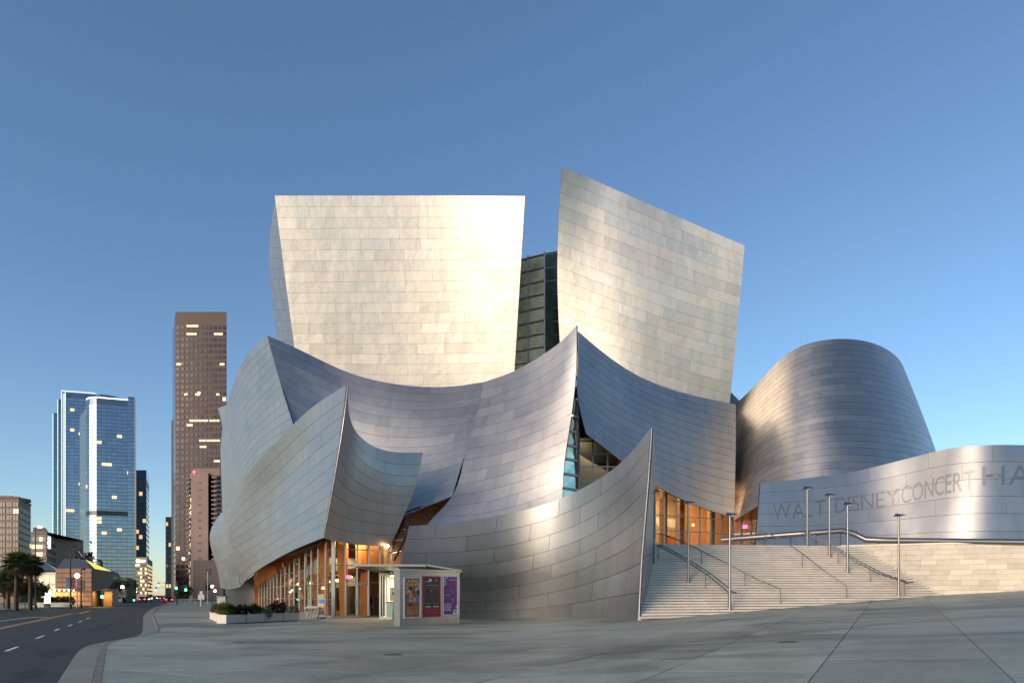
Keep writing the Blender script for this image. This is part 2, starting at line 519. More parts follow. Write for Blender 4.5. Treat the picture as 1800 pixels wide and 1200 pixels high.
def fill(mb, poly, zf, tone=0.5, skirt=0.0):
    if len(poly) < 3: return
    P = [Vector((x, y, 0)) for x, y in poly]
    tris = tessellate_polygon([P])
    vs = [(x, y, zf(x)) for x, y in poly]
    Fs = []
    for t in tris:
        a, b, c = (P[i] for i in t)
        Fs.append(tuple(t) if (b - a).cross(c - a).z > 0 else (t[2], t[1], t[0]))
    mb.add(vs, Fs, tone)
    if skirt:
        n = len(vs)
        ccw = sum(poly[i][0] * poly[(i + 1) % n][1] - poly[(i + 1) % n][0] * poly[i][1] for i in range(n)) > 0
        for i in range(n):
            a, b = vs[i], vs[(i + 1) % n]
            if not ccw: a, b = b, a
            mb.face([(a[0], a[1], a[2] - skirt), (b[0], b[1], b[2] - skirt), b, a], tone)

# plaza bed (seen in the joints), then the slabs themselves
bed = MB()
for xa in list(range(-40, 60, 4)):
    for ya in list(range(-30, 70, 25)):
        fill(bed, clip_poly(plaza_poly, [(xa, ya), (xa + 4, ya), (xa + 4, ya + 25), (xa, ya + 25)]), lambda x: ground_z(x) - 0.022)
for xa, xb in ((-240, -40), (-40, 60)):
    if xa == -240: fill(bed, clip_poly(plaza_poly, [(xa, -30), (xb, -30), (xb, 70), (xa, 70)]), lambda x: ground_z(x) - 0.022)
for xa in range(-240, 60, 20):
    fill(bed, clip_poly(plaza_poly, [(xa, 70), (xa + 20, 70), (xa + 20, 455), (xa, 455)]), lambda x: ground_z(x) - 0.022)
plaza = tag(bed.build('plaza', CONC_EDGE), 'wide grey green concrete plaza in front of the hall', 'plaza', kind='structure')

D1 = Vector((0.49, 0.872)); D2 = Vector((0.872, -0.49))
slabs = []
rng = random.Random(3)
for i in range(-22, 17):
    for j in range(-8, 22):
        s0, s1 = 1.57 + 2.85 * i, 1.57 + 2.85 * (i + 1)
        sh = 2.1 if i % 2 else 0
        t0, t1 = 4.6 * j + sh, 4.6 * (j + 1) + sh
        g_ = 0.012
        q = [D2 * (s0 + g_) + D1 * (t0 + g_), D2 * (s1 - g_) + D1 * (t0 + g_), D2 * (s1 - g_) + D1 * (t1 - g_), D2 * (s0 + g_) + D1 * (t1 - g_)]
        c = sum((p for p in q), Vector((0, 0))) / 4
        if c.y < -6 or c.y > 72 or c.x > 48: continue
        pl = clip_poly(plaza_poly, [tuple(p) for p in q])
        if len(pl) < 3: continue
        tone = min(1, max(0, rng.gauss(0.5, 0.24)))
        seen = 6 < c.y < 60 and abs(c.x) < 0.8 * c.y + 3
        slabs.append((0 if seen else 1, math.hypot(c.x, c.y), pl, tone))
slabs.sort(key=lambda s: (s[0], s[1]))
far = MB()
for k, (h, d, pl, tone) in enumerate(slabs):
    if h == 0 and k < 290:
        mb = MB(); fill(mb, pl, ground_z, tone, 0.02); mb.build('paving_slab', CONCRETE, plaza)
    else:
        fill(far, pl, ground_z, tone, 0.02)
tag(far.build('far_paving', CONCRETE, plaza), kind='stuff')

# ---- road, gutter, kerb, markings
ROADZ = -0.13
rd = MB()
road_poly = [(p.x, p.y) for p in reversed(kerb)] + [(-60, -30)] + [(-200, -30), (-700, 455)]
road_poly = [(6, -30)] + [(-400, -30), (-700, 455), (-230, 455)] + [(p.x + 0.02, p.y) for p in reversed(kerb)][1:]
fill(rd, [(60, -31), (60, -60), (-600, -60), (-600, 700), (-200, 700), (-120, 240), (-10, 30), (4, -31)], lambda x: ROADZ)
tag(rd.build('road', ASPHALT), 'dark asphalt avenue running away beside the hall', 'road', kind='structure')
def offset_line(line, d):
    out = []
    for i, p in enumerate(line):
        t = (line[min(i + 1, len(line) - 1)] - line[max(i - 1, 0)]).normalized()
        out.append(p + Vector((-t.y, t.x, 0)) * d)
    return out
def ribbon(mb, a, b, za, zb):
    for i in range(len(a) - 1):
        mb.face([(a[i].x, a[i].y, za), (b[i].x, b[i].y, zb), (b[i + 1].x, b[i + 1].y, zb), (a[i + 1].x, a[i + 1].y, za)][::-1], 0.5)
k0 = kerb; k1 = offset_line(kerb, 0.16); k2 = offset_line(kerb, 0.19); k3 = offset_line(kerb, 0.80)
kb = MB()
ribbon(kb, k0, k1, 0.004, 0.002); ribbon(kb, k1, k2, 0.002, ROADZ - 0.02)
tag(kb.build('kerb', REDKERB), 'worn brownish kerb curving along the plaza edge', 'kerb', kind='structure')
gt = MB(); ribbon(gt, k2, k3, ROADZ + 0.03, ROADZ + 0.012); ribbon(gt, k3, offset_line(kerb, 0.82), ROADZ + 0.012, ROADZ - 0.02)
tag(gt.build('gutter', CONC_EDGE), 'pale concrete gutter along the kerb', 'gutter', kind='structure')

HR = EYE - ROADZ
def mark(name, pts, w, m, label, group=None):
    """painted line from pixel bearings on the road"""
    P = [gp(px, py, HR) for px, py in pts]
    a, b = offset_line(P, w / 2), offset_line(P, -w / 2)
    mb = MB()
    for i in range(len(P) - 1):
        mb.face([(b[i].x, b[i].y, ROADZ + 0.005), (b[i + 1].x, b[i + 1].y, ROADZ + 0.005), (a[i + 1].x, a[i + 1].y, ROADZ + 0.005), (a[i].x, a[i].y, ROADZ + 0.005)][::-1])
    return tag(mb.build(name, m), label, 'road marking', group, 'structure')
mark('yellow_line', [(-60, 1119.5), (0, 1105), (80, 1088), (128, 1078)], 0.14, YELLOW, 'outer yellow centre line of the avenue')
mark('yellow_line', [(-60, 1117), (0, 1103), (80, 1086.5), (125, 1077.5)], 0.14, YELLOW, 'inner yellow centre line of the avenue')
mark('yellow_line', [(128, 1078), (140, 1077.5), (158, 1073)], 0.35, YELLOW, 'short yellow bend at the end of the centre line')
mark('white_line', [(0, 1091), (62, 1083.5)], 0.2, WHITELINE, 'long white lane line on the far side of the avenue')
mark('white_line', [(62, 1084), (84, 1085)], 0.3, WHITELINE, 'short white stop bar joined to the long lane line')
for k, (x0, y0, x1, y1, wd) in enumerate([(10, 1144, 31, 1136, 'nearest'), (64, 1121.5, 77, 1116.5, 'second nearest'), (96, 1108, 104, 1104.5, 'third nearest'), (120, 1100, 127, 1097, 'fourth nearest'), (138, 1093, 144, 1090.5, 'fifth nearest'), (152, 1087.5, 158, 1085, 'sixth nearest')]):
    mark('lane_dash', [(x0, y0), (x1, y1)], 0.13, WHITELINE, wd + ' white dash of the lane line on the avenue', 'white lane dashes')
# far pavement across the avenue
fp = MB()
pts = [gp(-300, 1084, HR), gp(0, 1073.5, HR), gp(80, 1069.5, HR), gp(165, 1065.5, HR), gp(215, 1060, HR), gp(262, 1054, HR)]
back = [p + Vector((-60, 30, 0)) for p in pts]
fill(fp, [(p.x, p.y) for p in pts] + [(p.x, p.y) for p in reversed(back)], lambda x: 0.0, 0.5, 0.14)
tag(fp.build('far_pavement', CONC_EDGE), 'concrete pavement on the far side of the avenue', 'pavement', kind='structure')

# ---- monumental stair, fanned, climbing to the terrace
NSTEP, RISE, Z0, ZT = 30, 0.1535, 0.40, 5.0
def step_line(i):
    """left and right end of the front edge of step i (0 = lowest)"""
    t = i / NSTEP
    a = Vector((6.75 + (9.35 - 6.75) * t, 36.3 + (45.0 - 36.3) * t, 0))
    s = (i - 8) / (NSTEP - 8)
    b = Vector((28.0 + (23.2 - 28.0) * s, 44.5 + (46.4 - 44.5) * s, 0))
    return a, b
stair = empty('stair', 'broad pale stone stair fanning up to the terrace', 'stair', kind='structure')
rng = random.Random(11)
core = MB()
for i in range(NSTEP):
    a, b = step_line(i); a2, b2 = step_line(i + 1)
    z0 = Z0 + RISE * i - 0.02; z1 = Z0 + RISE * (i + 1)
    # the step is a row of stone blocks, each riser and tread in one piece
    n = 9
    cuts = [0.0] + sorted((k + rng.uniform(-0.25, 0.25) + (0.5 if i % 2 else 0)) / n for k in range(1, n)) + [1.0]
    bot = z0 - 0.25
    mbs = MB()
    for c0, c1 in zip(cuts, cuts[1:]):
        e = 0.006 / 20
        f0, f1 = a.lerp(b, c0 + e), a.lerp(b, c1 - e)
        h0, h1 = a2.lerp(b2, c0 + e), a2.lerp(b2, c1 - e)
        nd = (f1 - f0).normalized(); nd = Vector((nd.y, -nd.x, 0)) * 0.05          # slight nosing
        back0, back1 = h0 + (h0 - f0) * 0.3, h1 + (h1 - f1) * 0.3
        tone = min(1, max(0, rng.gauss(0.5, 0.25)))
        sl = z1 - 0.110
        V_ = [f0, f1, back1, back0]
        mb = MB()
        mb.add([(*(f0 + nd).xy, sl), (*(f1 + nd).xy, sl), (*back1.xy, sl), (*back0.xy, sl), (*(f0 + nd).xy, z1), (*(f1 + nd).xy, z1), (*back1.xy, z1), (*back0.xy, z1)],
               [(3, 2, 1, 0), (4, 5, 6, 7), (0, 1, 5, 4), (1, 2, 6, 5), (2, 3, 7, 6), (3, 0, 4, 7)], tone)
        rc = nd * -3.0
        mb.add([(*(f0 + rc).xy, bot), (*(f1 + rc).xy, bot), (*(f1 + rc).xy, sl), (*(f0 + rc).xy, sl)], [(0, 1, 2, 3)], tone)
        mb.build('step_stone', STEP, stair)
def stair_at(px, py):
    """the point of the stair on that bearing: (x, y, z)"""
    k = (px - 900) / FOC
    best = None
    for q in range(0, NSTEP * 20 + 1):
        i = q / 20
        a, b = step_line(i)
        t = (k * a.y - a.x) / ((b.x - a.x) - k * (b.y - a.y))
        p = a.lerp(b, t); z = Z0 + RISE * i
        y = HZ - (z - EYE) / p.y * FOC
        if best is None or abs(y - py) < best[0]: best = (abs(y - py), p.x, p.y, z)
    return Vector(best[1:])
def stair_height(x, y):
    """height of the stair or plaza at a plan position"""
    z = ground_z(x)
    for i in range(NSTEP):
        a, b = step_line(i)
        if (b.x - a.x) * (y - a.y) - (b.y - a.y) * (x - a.x) > 0: z = max(z, Z0 + RISE * (i + 1))
    return z

# terrace floor
tf = MB()
a, b = step_line(NSTEP)
tf.prism([(a.x - 0.4, a.y + 0.2), (b.x, b.y + 0.2), (40, 41.6), (60, 36), (60, 72), (4, 72), (4, 56), (9.0, 52)], 4.2, 5.0)
tag(tf.build('terrace', STEP), 'pale stone terrace at the head of the stair', 'terrace', kind='structure')

# stone retaining wall in courses of blocks
WA, WB = Vector((22.6, 46.7, 0)), Vector((37.5, 40.6, 0))
wall = empty('stone_wall', 'cream limestone retaining wall in courses right of the stair', 'wall')
wl = (WB - WA).length; wd = (WB - WA).normalized(); wn_ = Vector((wd.y, -wd.x, 0))
bk = MB()
bk.add([], [])
bw = [WA - wn_ * 0.06, WB - wn_ * 0.06, WB - wn_ * 0.7, WA - wn_ * 0.7]
bk.prism([(p.x, p.y) for p in bw], 0.2, 4.98)
bk.build('wall_core', CONC_EDGE, wall)
rng = random.Random(5)
nc = 12
for c in range(nc):
    z0 = 1.0 + c * (4.0 / nc); z1 = z0 + 4.0 / nc - 0.010
    t = rng.uniform(-1.3, 0)
    while t < wl:
        L = rng.uniform(0.85, 1.5); t0, t1 = max(t, 0), min(t + L - 0.008, wl); t += L
        if t1 - t0 < 0.15: continue
        p0, p1 = WA + wd * t0, WA + wd * t1
        if z1 < ground_z(p0.x) - 0.05: continue
        pr = rng.uniform(-0.006, 0.012)
        mb = MB().prism([(p0 + wn_ * pr).xy, (p1 + wn_ * pr).xy, (p1 - wn_ * 0.06).xy, (p0 - wn_ * 0.06).xy], z0, z1, min(1, max(0, rng.gauss(0.5, 0.27))))
        mb.build('stone_block', STONE, wall)
cp = MB().prism([(WA + wn_ * 0.05 - wd * 0.1).xy, (WB + wn_ * 0.05).xy, (WB - wn_ * 0.75).xy, (WA - wn_ * 0.75 - wd * 0.1).xy], 4.99, 5.10)
cp.build('coping', STEP, wall)

# small things in the paving: utility covers, drain, dark spots
COVER = mat('iron_cover', (0.06, 0.062, 0.06), 0.6, 0.5, noise=0.3, nscale=6)
for px, py, r, lb in ((690, 1150, .32, 'round iron cover in the plaza left of centre'), (1385, 1128, .30, 'round iron cover in the plaza before the stair'), (420, 1128, .28, 'round iron cover in the paving before the planters')):
    d = EYE * FOC / (py - HZ); 
    for _ in range(20): d = (EYE - ground_z((px - 900) / FOC * d)) * FOC / (py - HZ)
    x = (px - 900) / FOC * d; z = ground_z(x); sl_ = (ground_z(x + .1) - z) / .1
    root = empty('utility_cover', lb, 'cover', 'round iron covers in the paving')
    for nm, r0, h, m_ in (('rim', r, .004, CONC_EDGE), ('lid', r * .86, .008, COVER)):
        mb = MB(); ring = [(x + r0 * math.cos(6.2832 * k / 20), d + r0 * math.sin(6.2832 * k / 20)) for k in range(20)]
        mb.add([(a_, b_, z + sl_ * (a_ - x) + h) for a_, b_ in ring] + [(a_, b_, z + sl_ * (a_ - x) - .02) for a_, b_ in ring], [tuple(range(20))] + [(k, 20 + k, 20 + (k + 1) % 20, (k + 1) % 20) for k in range(20)])
        mb.build(nm, m_, root)
rng = random.Random(77); gum = MB()
for k in range(260):
    d = rng.uniform(9, 34); x = rng.uniform(-.45, .8) * d
    if x < -.5 * d + 1.5: continue
    r = rng.uniform(.012, .04); n_ = 7; z = ground_z(x) + .003
    gum.face([(x + r * math.cos(6.283 * q / n_) * rng.uniform(.7, 1.2), d + r * math.sin(6.283 * q / n_) * rng.uniform(.7, 1.2), ground_z(x + r * math.cos(6.283 * q / n_)) + .004) for q in range(n_)])
tag(gum.build('gum_spots', COVER, plaza), kind='stuff')
# asphalt repairs
PATCH = mat('asphalt_patch', (0.020, 0.022, 0.021), 0.75, 0, 0, 0.2, 1.0, bump=0.5, bscale=60.0)
for pts, lb in (([(60, 1150), (105, 1139), (128, 1145), (84, 1158)], 'dark square asphalt repair in the near lane'), ([(150, 1106), (215, 1091), (222, 1094), (160, 1110)], 'long narrow asphalt repair in the kerb lane'), ([(20, 1184), (62, 1172), (84, 1180), (40, 1194)], 'nearest asphalt repair at the bottom left')):
    P = [gp(a_, b_, HR) for a_, b_ in pts]; mb = MB(); mb.face([(p.x, p.y, ROADZ + .004) for p in P]); 
    if mb.mesh('t', PATCH).polygons[0].normal.z < 0: mb.f[0] = mb.f[0][::-1]
    tag(mb.build('asphalt_patch', PATCH), lb, 'road repair', kind='structure')

# ================================================================== THE HALL
hall = empty('concert_hall', 'sweeping concert hall of curved brushed steel sails behind the plaza', 'building')
pending = []                                   # (sail object, material, MB, normals, centre) of every sheet of the hall

def sail(rows, nrows, plen, thick=0.09, m=STEEL, parent=hall, name='metal_sail', label=None, seed=1, nu=5, nv=2, sink=None, **kw):
    P = Patch(rows)
    o = shell(P, thick).build(name, JOINT, parent, label=label)
    rng = random.Random(seed)
    for mb, nn, c in panel_meshes(P, panel_cells(P, nrows, plen, rng), rng, nu=nu, nv=nv, **kw):
        (pending if sink is None else sink).append((o, m, mb, nn, c))
    return P, o

# upper left sail
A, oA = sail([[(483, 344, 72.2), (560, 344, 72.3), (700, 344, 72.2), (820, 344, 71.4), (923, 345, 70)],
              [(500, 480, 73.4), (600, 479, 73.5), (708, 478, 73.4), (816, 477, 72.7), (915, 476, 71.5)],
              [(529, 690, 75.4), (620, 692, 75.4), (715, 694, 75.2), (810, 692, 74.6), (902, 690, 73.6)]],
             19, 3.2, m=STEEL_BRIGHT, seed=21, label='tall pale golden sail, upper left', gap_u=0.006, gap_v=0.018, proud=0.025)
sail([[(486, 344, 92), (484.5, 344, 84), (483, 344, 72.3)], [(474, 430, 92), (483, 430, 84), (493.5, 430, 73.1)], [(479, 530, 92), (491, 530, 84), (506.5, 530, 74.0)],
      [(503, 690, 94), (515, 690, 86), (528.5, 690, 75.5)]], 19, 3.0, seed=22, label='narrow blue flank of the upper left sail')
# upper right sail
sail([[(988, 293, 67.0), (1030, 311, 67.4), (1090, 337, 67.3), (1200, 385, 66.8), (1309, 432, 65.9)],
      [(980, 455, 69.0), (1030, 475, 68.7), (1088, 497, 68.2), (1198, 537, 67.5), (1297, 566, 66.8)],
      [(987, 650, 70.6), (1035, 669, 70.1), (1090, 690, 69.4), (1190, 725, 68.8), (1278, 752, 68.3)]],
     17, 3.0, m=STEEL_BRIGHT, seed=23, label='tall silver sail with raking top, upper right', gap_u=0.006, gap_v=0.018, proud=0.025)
# great concave front, blue half and twisted grey half
sail([[(470, 590, 63.0), (520, 612, 63.6), (600, 650, 64.0), (680, 673, 63.2), (740, 680, 62.4), (800, 679, 61.5), (850, 672, 60.6)],
      [(490, 660, 61.9), (600, 715, 62.1), (700, 737, 60.4), (780, 736, 59.0), (838, 727, 58.2)],
      [(515, 745, 60.5), (600, 800, 60.2), (700, 818, 58.0), (770, 810, 56.7), (818, 797, 55.8)],
      [(560, 938, 57.8), (640, 931, 57.2), (708, 906, 55.2), (755, 888, 54.4), (795, 872, 53.8)]],
     15, 3.3, seed=24, label='concave blue grey sail across the middle')
sail([[(850, 672, 60.6), (905, 652, 59.0), (960, 620, 57), (1000, 588, 55.0), (1014, 572, 54.4)],
      [(838, 727, 58.2), (890, 714, 57.2), (950, 691, 55.9), (990, 665, 54.5), (1013, 647, 53.9)],
      [(818, 797, 55.8), (880, 786, 55.1), (940, 767, 54.2), (985, 746, 53.4), (1004, 735, 53.1)],
      [(795, 872, 53.8), (860, 860, 53.4), (920, 843, 53.0), (970, 824, 52.5), (992, 815, 52.2)],
      [(753, 920, 52.2), (830, 921, 52.0), (910, 907, 52.0), (960, 892, 51.9), (988, 880, 51.8)],
      [(735, 955, 51.2), (830, 962, 51.0), (910, 957, 51.0), (985, 952, 51.2)]],
     16, 2.6, seed=25, label='twisted grey sail rising to the central peak')
# left prow above the avenue
sail([[(388, 790, 105), (397, 720, 92), (413, 668, 82), (440, 618, 70), (470, 590, 63.0)],
      [(390, 850, 106), (400, 800, 93), (420, 752, 82.5), (455, 705, 69.6), (492, 668, 61.8)],
      [(392, 935, 107), (406, 905, 94.5), (432, 862, 81.5), (478, 812, 67), (532, 795, 58.4)]],
     15, 3.4, seed=26, label='left prow flank above the avenue')
# lower ear above the lobby
sail([[(402, 893, 95), (415, 865, 85), (450, 815, 70), (500, 762, 60), (560, 708, 51.8), (611, 676, 47)],
      [(404, 925, 95), (424, 900, 83), (465, 866, 70), (515, 822, 60), (562, 780, 52.5), (602, 748, 47.3)],
      [(410, 965, 94.5), (430, 955, 83), (470, 930, 70), (520, 893, 59), (555, 868, 53), (586, 846, 48)],
      [(424, 1030, 92), (440, 1012, 81), (472, 990, 69), (515, 967, 58.5), (545, 954, 52.5), (568, 945, 48.5)]],
     10, 3.6, seed=27, label='pale blue flank of the lower ear over the lobby')
sail([[(611, 676, 47), (612, 720, 48.0), (620, 750, 48.9), (640, 774, 50), (665, 788, 51), (700, 795, 52.1), (743, 795, 53)],
      [(602, 748, 47.3), (612, 790, 48.6), (635, 820, 49.9), (665, 838, 51), (700, 845, 52), (733, 845, 52.8)],
      [(586, 846, 48), (605, 866, 49.1), (635, 882, 50.4), (668, 890, 51.4), (695, 894, 52.1), (715, 894, 52.6)],
      [(568, 945, 48.5), (590, 951, 49.4), (620, 956, 50.4), (645, 958, 51.2), (668, 959, 51.8), (686, 958, 52.2)]],
     9, 2.6, seed=28, label='dark concave inner face of the lower ear')
# flare at the far end of the ear, and the wall under it
sail([[(388, 902, 115), (395, 898, 105), (402, 893, 95.5)], [(370, 934, 118), (388, 930, 107), (404, 925, 95.6)],
      [(378, 985, 114), (393, 978, 104), (410, 965, 95.2)], [(388, 1032, 107), (406, 1035, 99), (423, 1031, 92.6)]], 7, 4.0, seed=29, label='flared golden tail at the street end of the ear')
sail([[(396, 1030, 106), (420, 1030, 98), (452, 1004, 95)], [(398, 1048, 107), (424, 1050, 100), (451, 1042, 95.4)], [(401, 1062.5, 112), (425, 1064, 104), (450, 1066.3, 95.6)]], 2, 6.0, seed=30, label='plain grey base under the flared tail')
sail([[(383, 717, 112), (400, 711, 108), (430, 700, 101)], [(391, 748, 112), (405, 748, 108), (432, 745, 101)], [(398, 800, 112), (410, 800, 108), (434, 800, 101)]], 2, 3.0, seed=31, m=STEEL_BRIGHT, label='small pale fin behind the prow')
# right middle sail over the upper entrance
sail([[(1016, 583, 56), (1060, 620, 57.3), (1120, 660, 59), (1180, 685, 60.5), (1240, 700, 62), (1293, 711, 63.4)],
      [(1016, 640, 55.5), (1060, 672, 56.6), (1120, 708, 58.2), (1180, 733, 59.7), (1240, 752, 61.3), (1293, 766, 62.9)],
      [(1015, 692, 55), (1060, 733, 56), (1120, 765, 57.4), (1180, 790, 59), (1240, 809, 60.7), (1292, 822, 62.3)],
      [(1030, 762, 54.5), (1090, 808, 55.5), (1145, 848, 57), (1200, 878, 58.6), (1245, 896, 60.1), (1290, 908, 61.7)]],
     14, 3.4, seed=32, label='slate blue sail over the upper entrance')
# drum on the right
sail([[(1290, 713, 70), (1312, 693, 67), (1340, 665, 64.5), (1375, 630, 62.3), (1410, 608, 61), (1450, 598, 60.3), (1485, 596, 60.3), (1525, 601, 61), (1556, 613, 62.6), (1577, 629, 65.5), (1588, 646, 70)],
      [(1290, 810, 66), (1315, 785, 63.4), (1350, 753, 60.8), (1390, 730, 58.4), (1435, 716, 57), (1485, 711, 56.7), (1540, 715, 57.3), (1585, 724, 59), (1613, 736, 62), (1629, 750, 67)],
      [(1290, 915, 62.6), (1315, 900, 60.0), (1350, 880, 57.4), (1395, 868, 55), (1445, 862, 53.6), (1505, 862, 53.2), (1570, 866, 53.9), (1622, 872, 55.8), (1657, 878, 59), (1676, 886, 64)]],
     24, 3.6, seed=33, label='rounded drum leaning back on the right', nu=6)

# the free-standing wall in front of the hall, and the curved sign wall on the terrace
front_sheets, sign_sheets = [], []
fwall = empty('curved_wall', 'curved dark steel wall sweeping up to a point beside the stair', 'wall')
FW, _ = sail([[(720, 924, 45.1), (800, 918, 46.2), (880, 905, 46.7), (960, 885, 45.9), (1030, 855, 43.4), (1090, 815, 40.1), (1145, 752, 36.0)],
              [(702, 1000, 45.7), (800, 1000, 46.9), (880, 993, 47.5), (960, 975, 46.4), (1040, 945, 43.2), (1100, 905, 39.7), (1137, 868, 36.2)],
              [(692, 1060, 46.6), (800, 1058, 48.0), (885, 1054, 48.6), (965, 1042, 47.0), (1045, 1022, 43.3), (1095, 1005, 40.0), (1127, 990, 36.4)],
              [(690, 1093, 47), (800, 1091.5, 48.5), (900, 1090, 49), (1000, 1089, 46), (1060, 1090, 42), (1122, 1095, 36.5)]],
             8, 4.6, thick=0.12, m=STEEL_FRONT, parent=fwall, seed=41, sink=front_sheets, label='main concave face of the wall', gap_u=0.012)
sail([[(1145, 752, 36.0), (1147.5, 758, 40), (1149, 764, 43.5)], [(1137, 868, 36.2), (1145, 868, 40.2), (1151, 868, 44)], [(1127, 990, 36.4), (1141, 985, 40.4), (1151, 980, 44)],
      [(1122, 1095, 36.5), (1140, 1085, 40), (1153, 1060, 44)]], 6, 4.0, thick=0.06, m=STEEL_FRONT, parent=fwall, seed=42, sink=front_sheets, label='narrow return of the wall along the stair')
swall = empty('sign_wall', 'wavy bright steel wall carrying the name of the hall', 'wall')
SROWS = [[(1337, 849, 51), (1390, 844, 52.2), (1440, 838, 53), (1500, 829, 53.6), (1560, 815, 53.2), (1620, 800, 51.6), (1670, 788, 49.6), (1720, 783, 48.2), (1780, 782, 47.8), (1860, 785, 48.4), (1960, 790, 50)],
         [(1332, 908, 50.2), (1388, 908, 51.2), (1440, 906, 51.9), (1500, 902, 52.3), (1560, 896, 51.8), (1620, 888, 50.2), (1670, 882, 48.4), (1720, 879, 47.2), (1780, 879, 46.9), (1860, 881, 47.4), (1960, 884, 49)],
         [(1327, 969, 49.6), (1387, 969, 50.4), (1440, 968, 50.8), (1500, 967, 51.0), (1560, 966, 50.4), (1620, 965, 49.0), (1670, 965, 47.4), (1720, 965, 46.4), (1780, 965, 46.2), (1860, 965, 46.8), (1960, 965, 48.2)]]
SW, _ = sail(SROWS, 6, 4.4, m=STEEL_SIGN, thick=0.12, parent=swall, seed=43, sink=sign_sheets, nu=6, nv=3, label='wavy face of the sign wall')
for lst in (front_sheets, sign_sheets):
    for o, m, mb, nn, c in lst:
        mb.build('steel_panel', m, o, nn)

# ---- dark masses inside, so that the sails enclose rooms
core = MB()
core.prism([at(540, 700, 79).xy, at(895, 700, 77).xy, at(895, 700, 96).xy, at(540, 700, 100).xy], 0, 26)
core.add([at(487, 347, 73.6), at(920, 347, 71.4), at(900, 700, 75.2), at(533, 700, 77), at(489, 347, 92), at(920, 347, 92), at(905, 700, 94), at(505, 700, 94)],
         [(3, 2, 1, 0), (4, 5, 6, 7), (0, 1, 5, 4), (1, 2, 6, 5), (2, 3, 7, 6), (3, 0, 4, 7)])
core.build('hall_mass', MATS['brushed_steel'], hall)
core = MB()
core.add([at(990, 297, 68.6), at(1302, 438, 68.5), at(1272, 760, 71), at(990, 660, 72), at(1000, 330, 86), at(1290, 440, 88), at(1270, 760, 90), at(990, 660, 86)],
         [(3, 2, 1, 0), (4, 5, 6, 7), (0, 1, 5, 4), (1, 2, 6, 5), (2, 3, 7, 6), (3, 0, 4, 7)])
core.build('hall_mass', MATS['brushed_steel'], hall)
core = MB()
core.prism([at(570, 700, 66).xy, at(880, 700, 62).xy, at(1010, 700, 60).xy, at(1270, 700, 67.5).xy, at(1560, 700, 72).xy, at(1560, 700, 90).xy, at(500, 700, 90).xy, at(520, 700, 76).xy], 13.5, 20)
core.build('hall_mass', DARK, hall)
# small ridged roof between the tall sail and the drum
rb = MB(); 
for k in range(12):
    p = at(1279 + k * 2.2, 712, 74); t = at(1279 + k * 2.2, 684 + k * 2.2, 76)
    rb.bar(p, t, 0.12)
pl = MB(); pl.face([at(1278, 716, 74.2), at(1306, 716, 74.2), at(1306, 710, 76.2), at(1278, 683, 76.2)]); pl.face([at(1306, 716, 74.2), at(1278, 716, 74.2), at(1278, 716, 84), at(1306, 716, 84)])
ro = pl.build('ridged_roof', STEEL_BRIGHT, hall); rb.build('roof_rib', STEEL_BRIGHT, ro)

# ---- green glass atrium between the two tall sails
at_o = MB()
c0, c1, c2 = at(900, 700, 80), at(957, 700, 78), at(985, 700, 81)
zt = [at(900, 461, 80).z, at(957, 447, 78).z, at(985, 442, 81).z]
at_o.box(((c0.x + c2.x) / 2, 86, 22), (4.5, 6, 34)); atr = at_o.build('atrium_core', mat('atrium_inside', (0.12, 0.22, 0.20), 0.7), hall)
rows_ = 13
for (pa, pb, za, zb, nc_) in ((c0, c1, zt[0], zt[1], 2), (c1, c2, zt[1], zt[2], 1)):
    zlow = 21.0
    for k in range(nc_):
        for r in range(rows_):
            f0, f1 = k / nc_, (k + 1) / nc_
            q0, q1 = pa.lerp(pb, f0), pa.lerp(pb, f1)
            def zz(f, r_): return zlow + (za + (zb - za) * f - zlow) * r_ / rows_
            nrm = Vector((0, 0.03, 0))
            V4 = [Vector((q0.x, q0.y, zz(f0, r) + 0.08)), Vector((q1.x, q1.y, zz(f1, r) + 0.08)), Vector((q1.x, q1.y, zz(f1, r + 1) - 0.08)), Vector((q0.x, q0.y, zz(f0, r + 1) - 0.08))]
            mb = MB(); mb.face(V4); mb.face([v + nrm for v in reversed(V4)])
            mb.build('pane', GREENGLASS, atr)
            MBm = MB().bar(Vector((q0.x, q0.y - 0.05, zz(f0, r + 1))), Vector((q1.x, q1.y - 0.05, zz(f1, r + 1))), 0.14)
            MBm.build('transom', MULL, atr)
        q = pa.lerp(pb, (k + 1) / nc_)
        MB().bar(Vector((q.x, q.y - 0.06, zlow)), Vector((q.x, q.y - 0.06, zz((k + 1) / nc_, rows_) + 0.3)), 0.16).build('mullion', MULL, atr)

# sheets of the hall: the ones that show largest become pieces, the rest one cladding for each sail
bpy.context.view_layer.update()
dg = bpy.context.evaluated_depsgraph_get()
eye = Vector((0, 0, EYE))
scored = []
for it in pending:
    o, m, mb, nn, c = it
    V4 = [mb.v[0], mb.v[5], mb.v[-1], mb.v[12]]
    arr = np.array(mb.v); 
    sx = arr[:, 0] / arr[:, 1] * FOC; sy = (arr[:, 2] - EYE) / arr[:, 1] * FOC
    area = (sx.max() - sx.min()) * (sy.max() - sy.min())
    cv = Vector(tuple(c)); d = cv - eye
    ok, loc, *_ = scene.ray_cast(dg, eye, d.normalized(), distance=d.length - 0.6)
    scored.append((-(area if not ok else area * 1e-3), id(it), it))
scored.sort(key=lambda s: (s[0], s[1]))
rest = {}
for k, (_, _, (o, m, mb, nn, c)) in enumerate(scored):
    if k < 300:
        mb.build('steel_panel', m, o, nn)
    else:
        R = rest.setdefault(o.name, [o, m, MB(), []])
        b = len(R[2].v)
        R[2].v.extend(mb.v); R[2].f.extend(tuple(i + b for i in f) for f in mb.f); R[2].r.extend(mb.r); R[2].s.extend(mb.s); R[3].extend(nn)
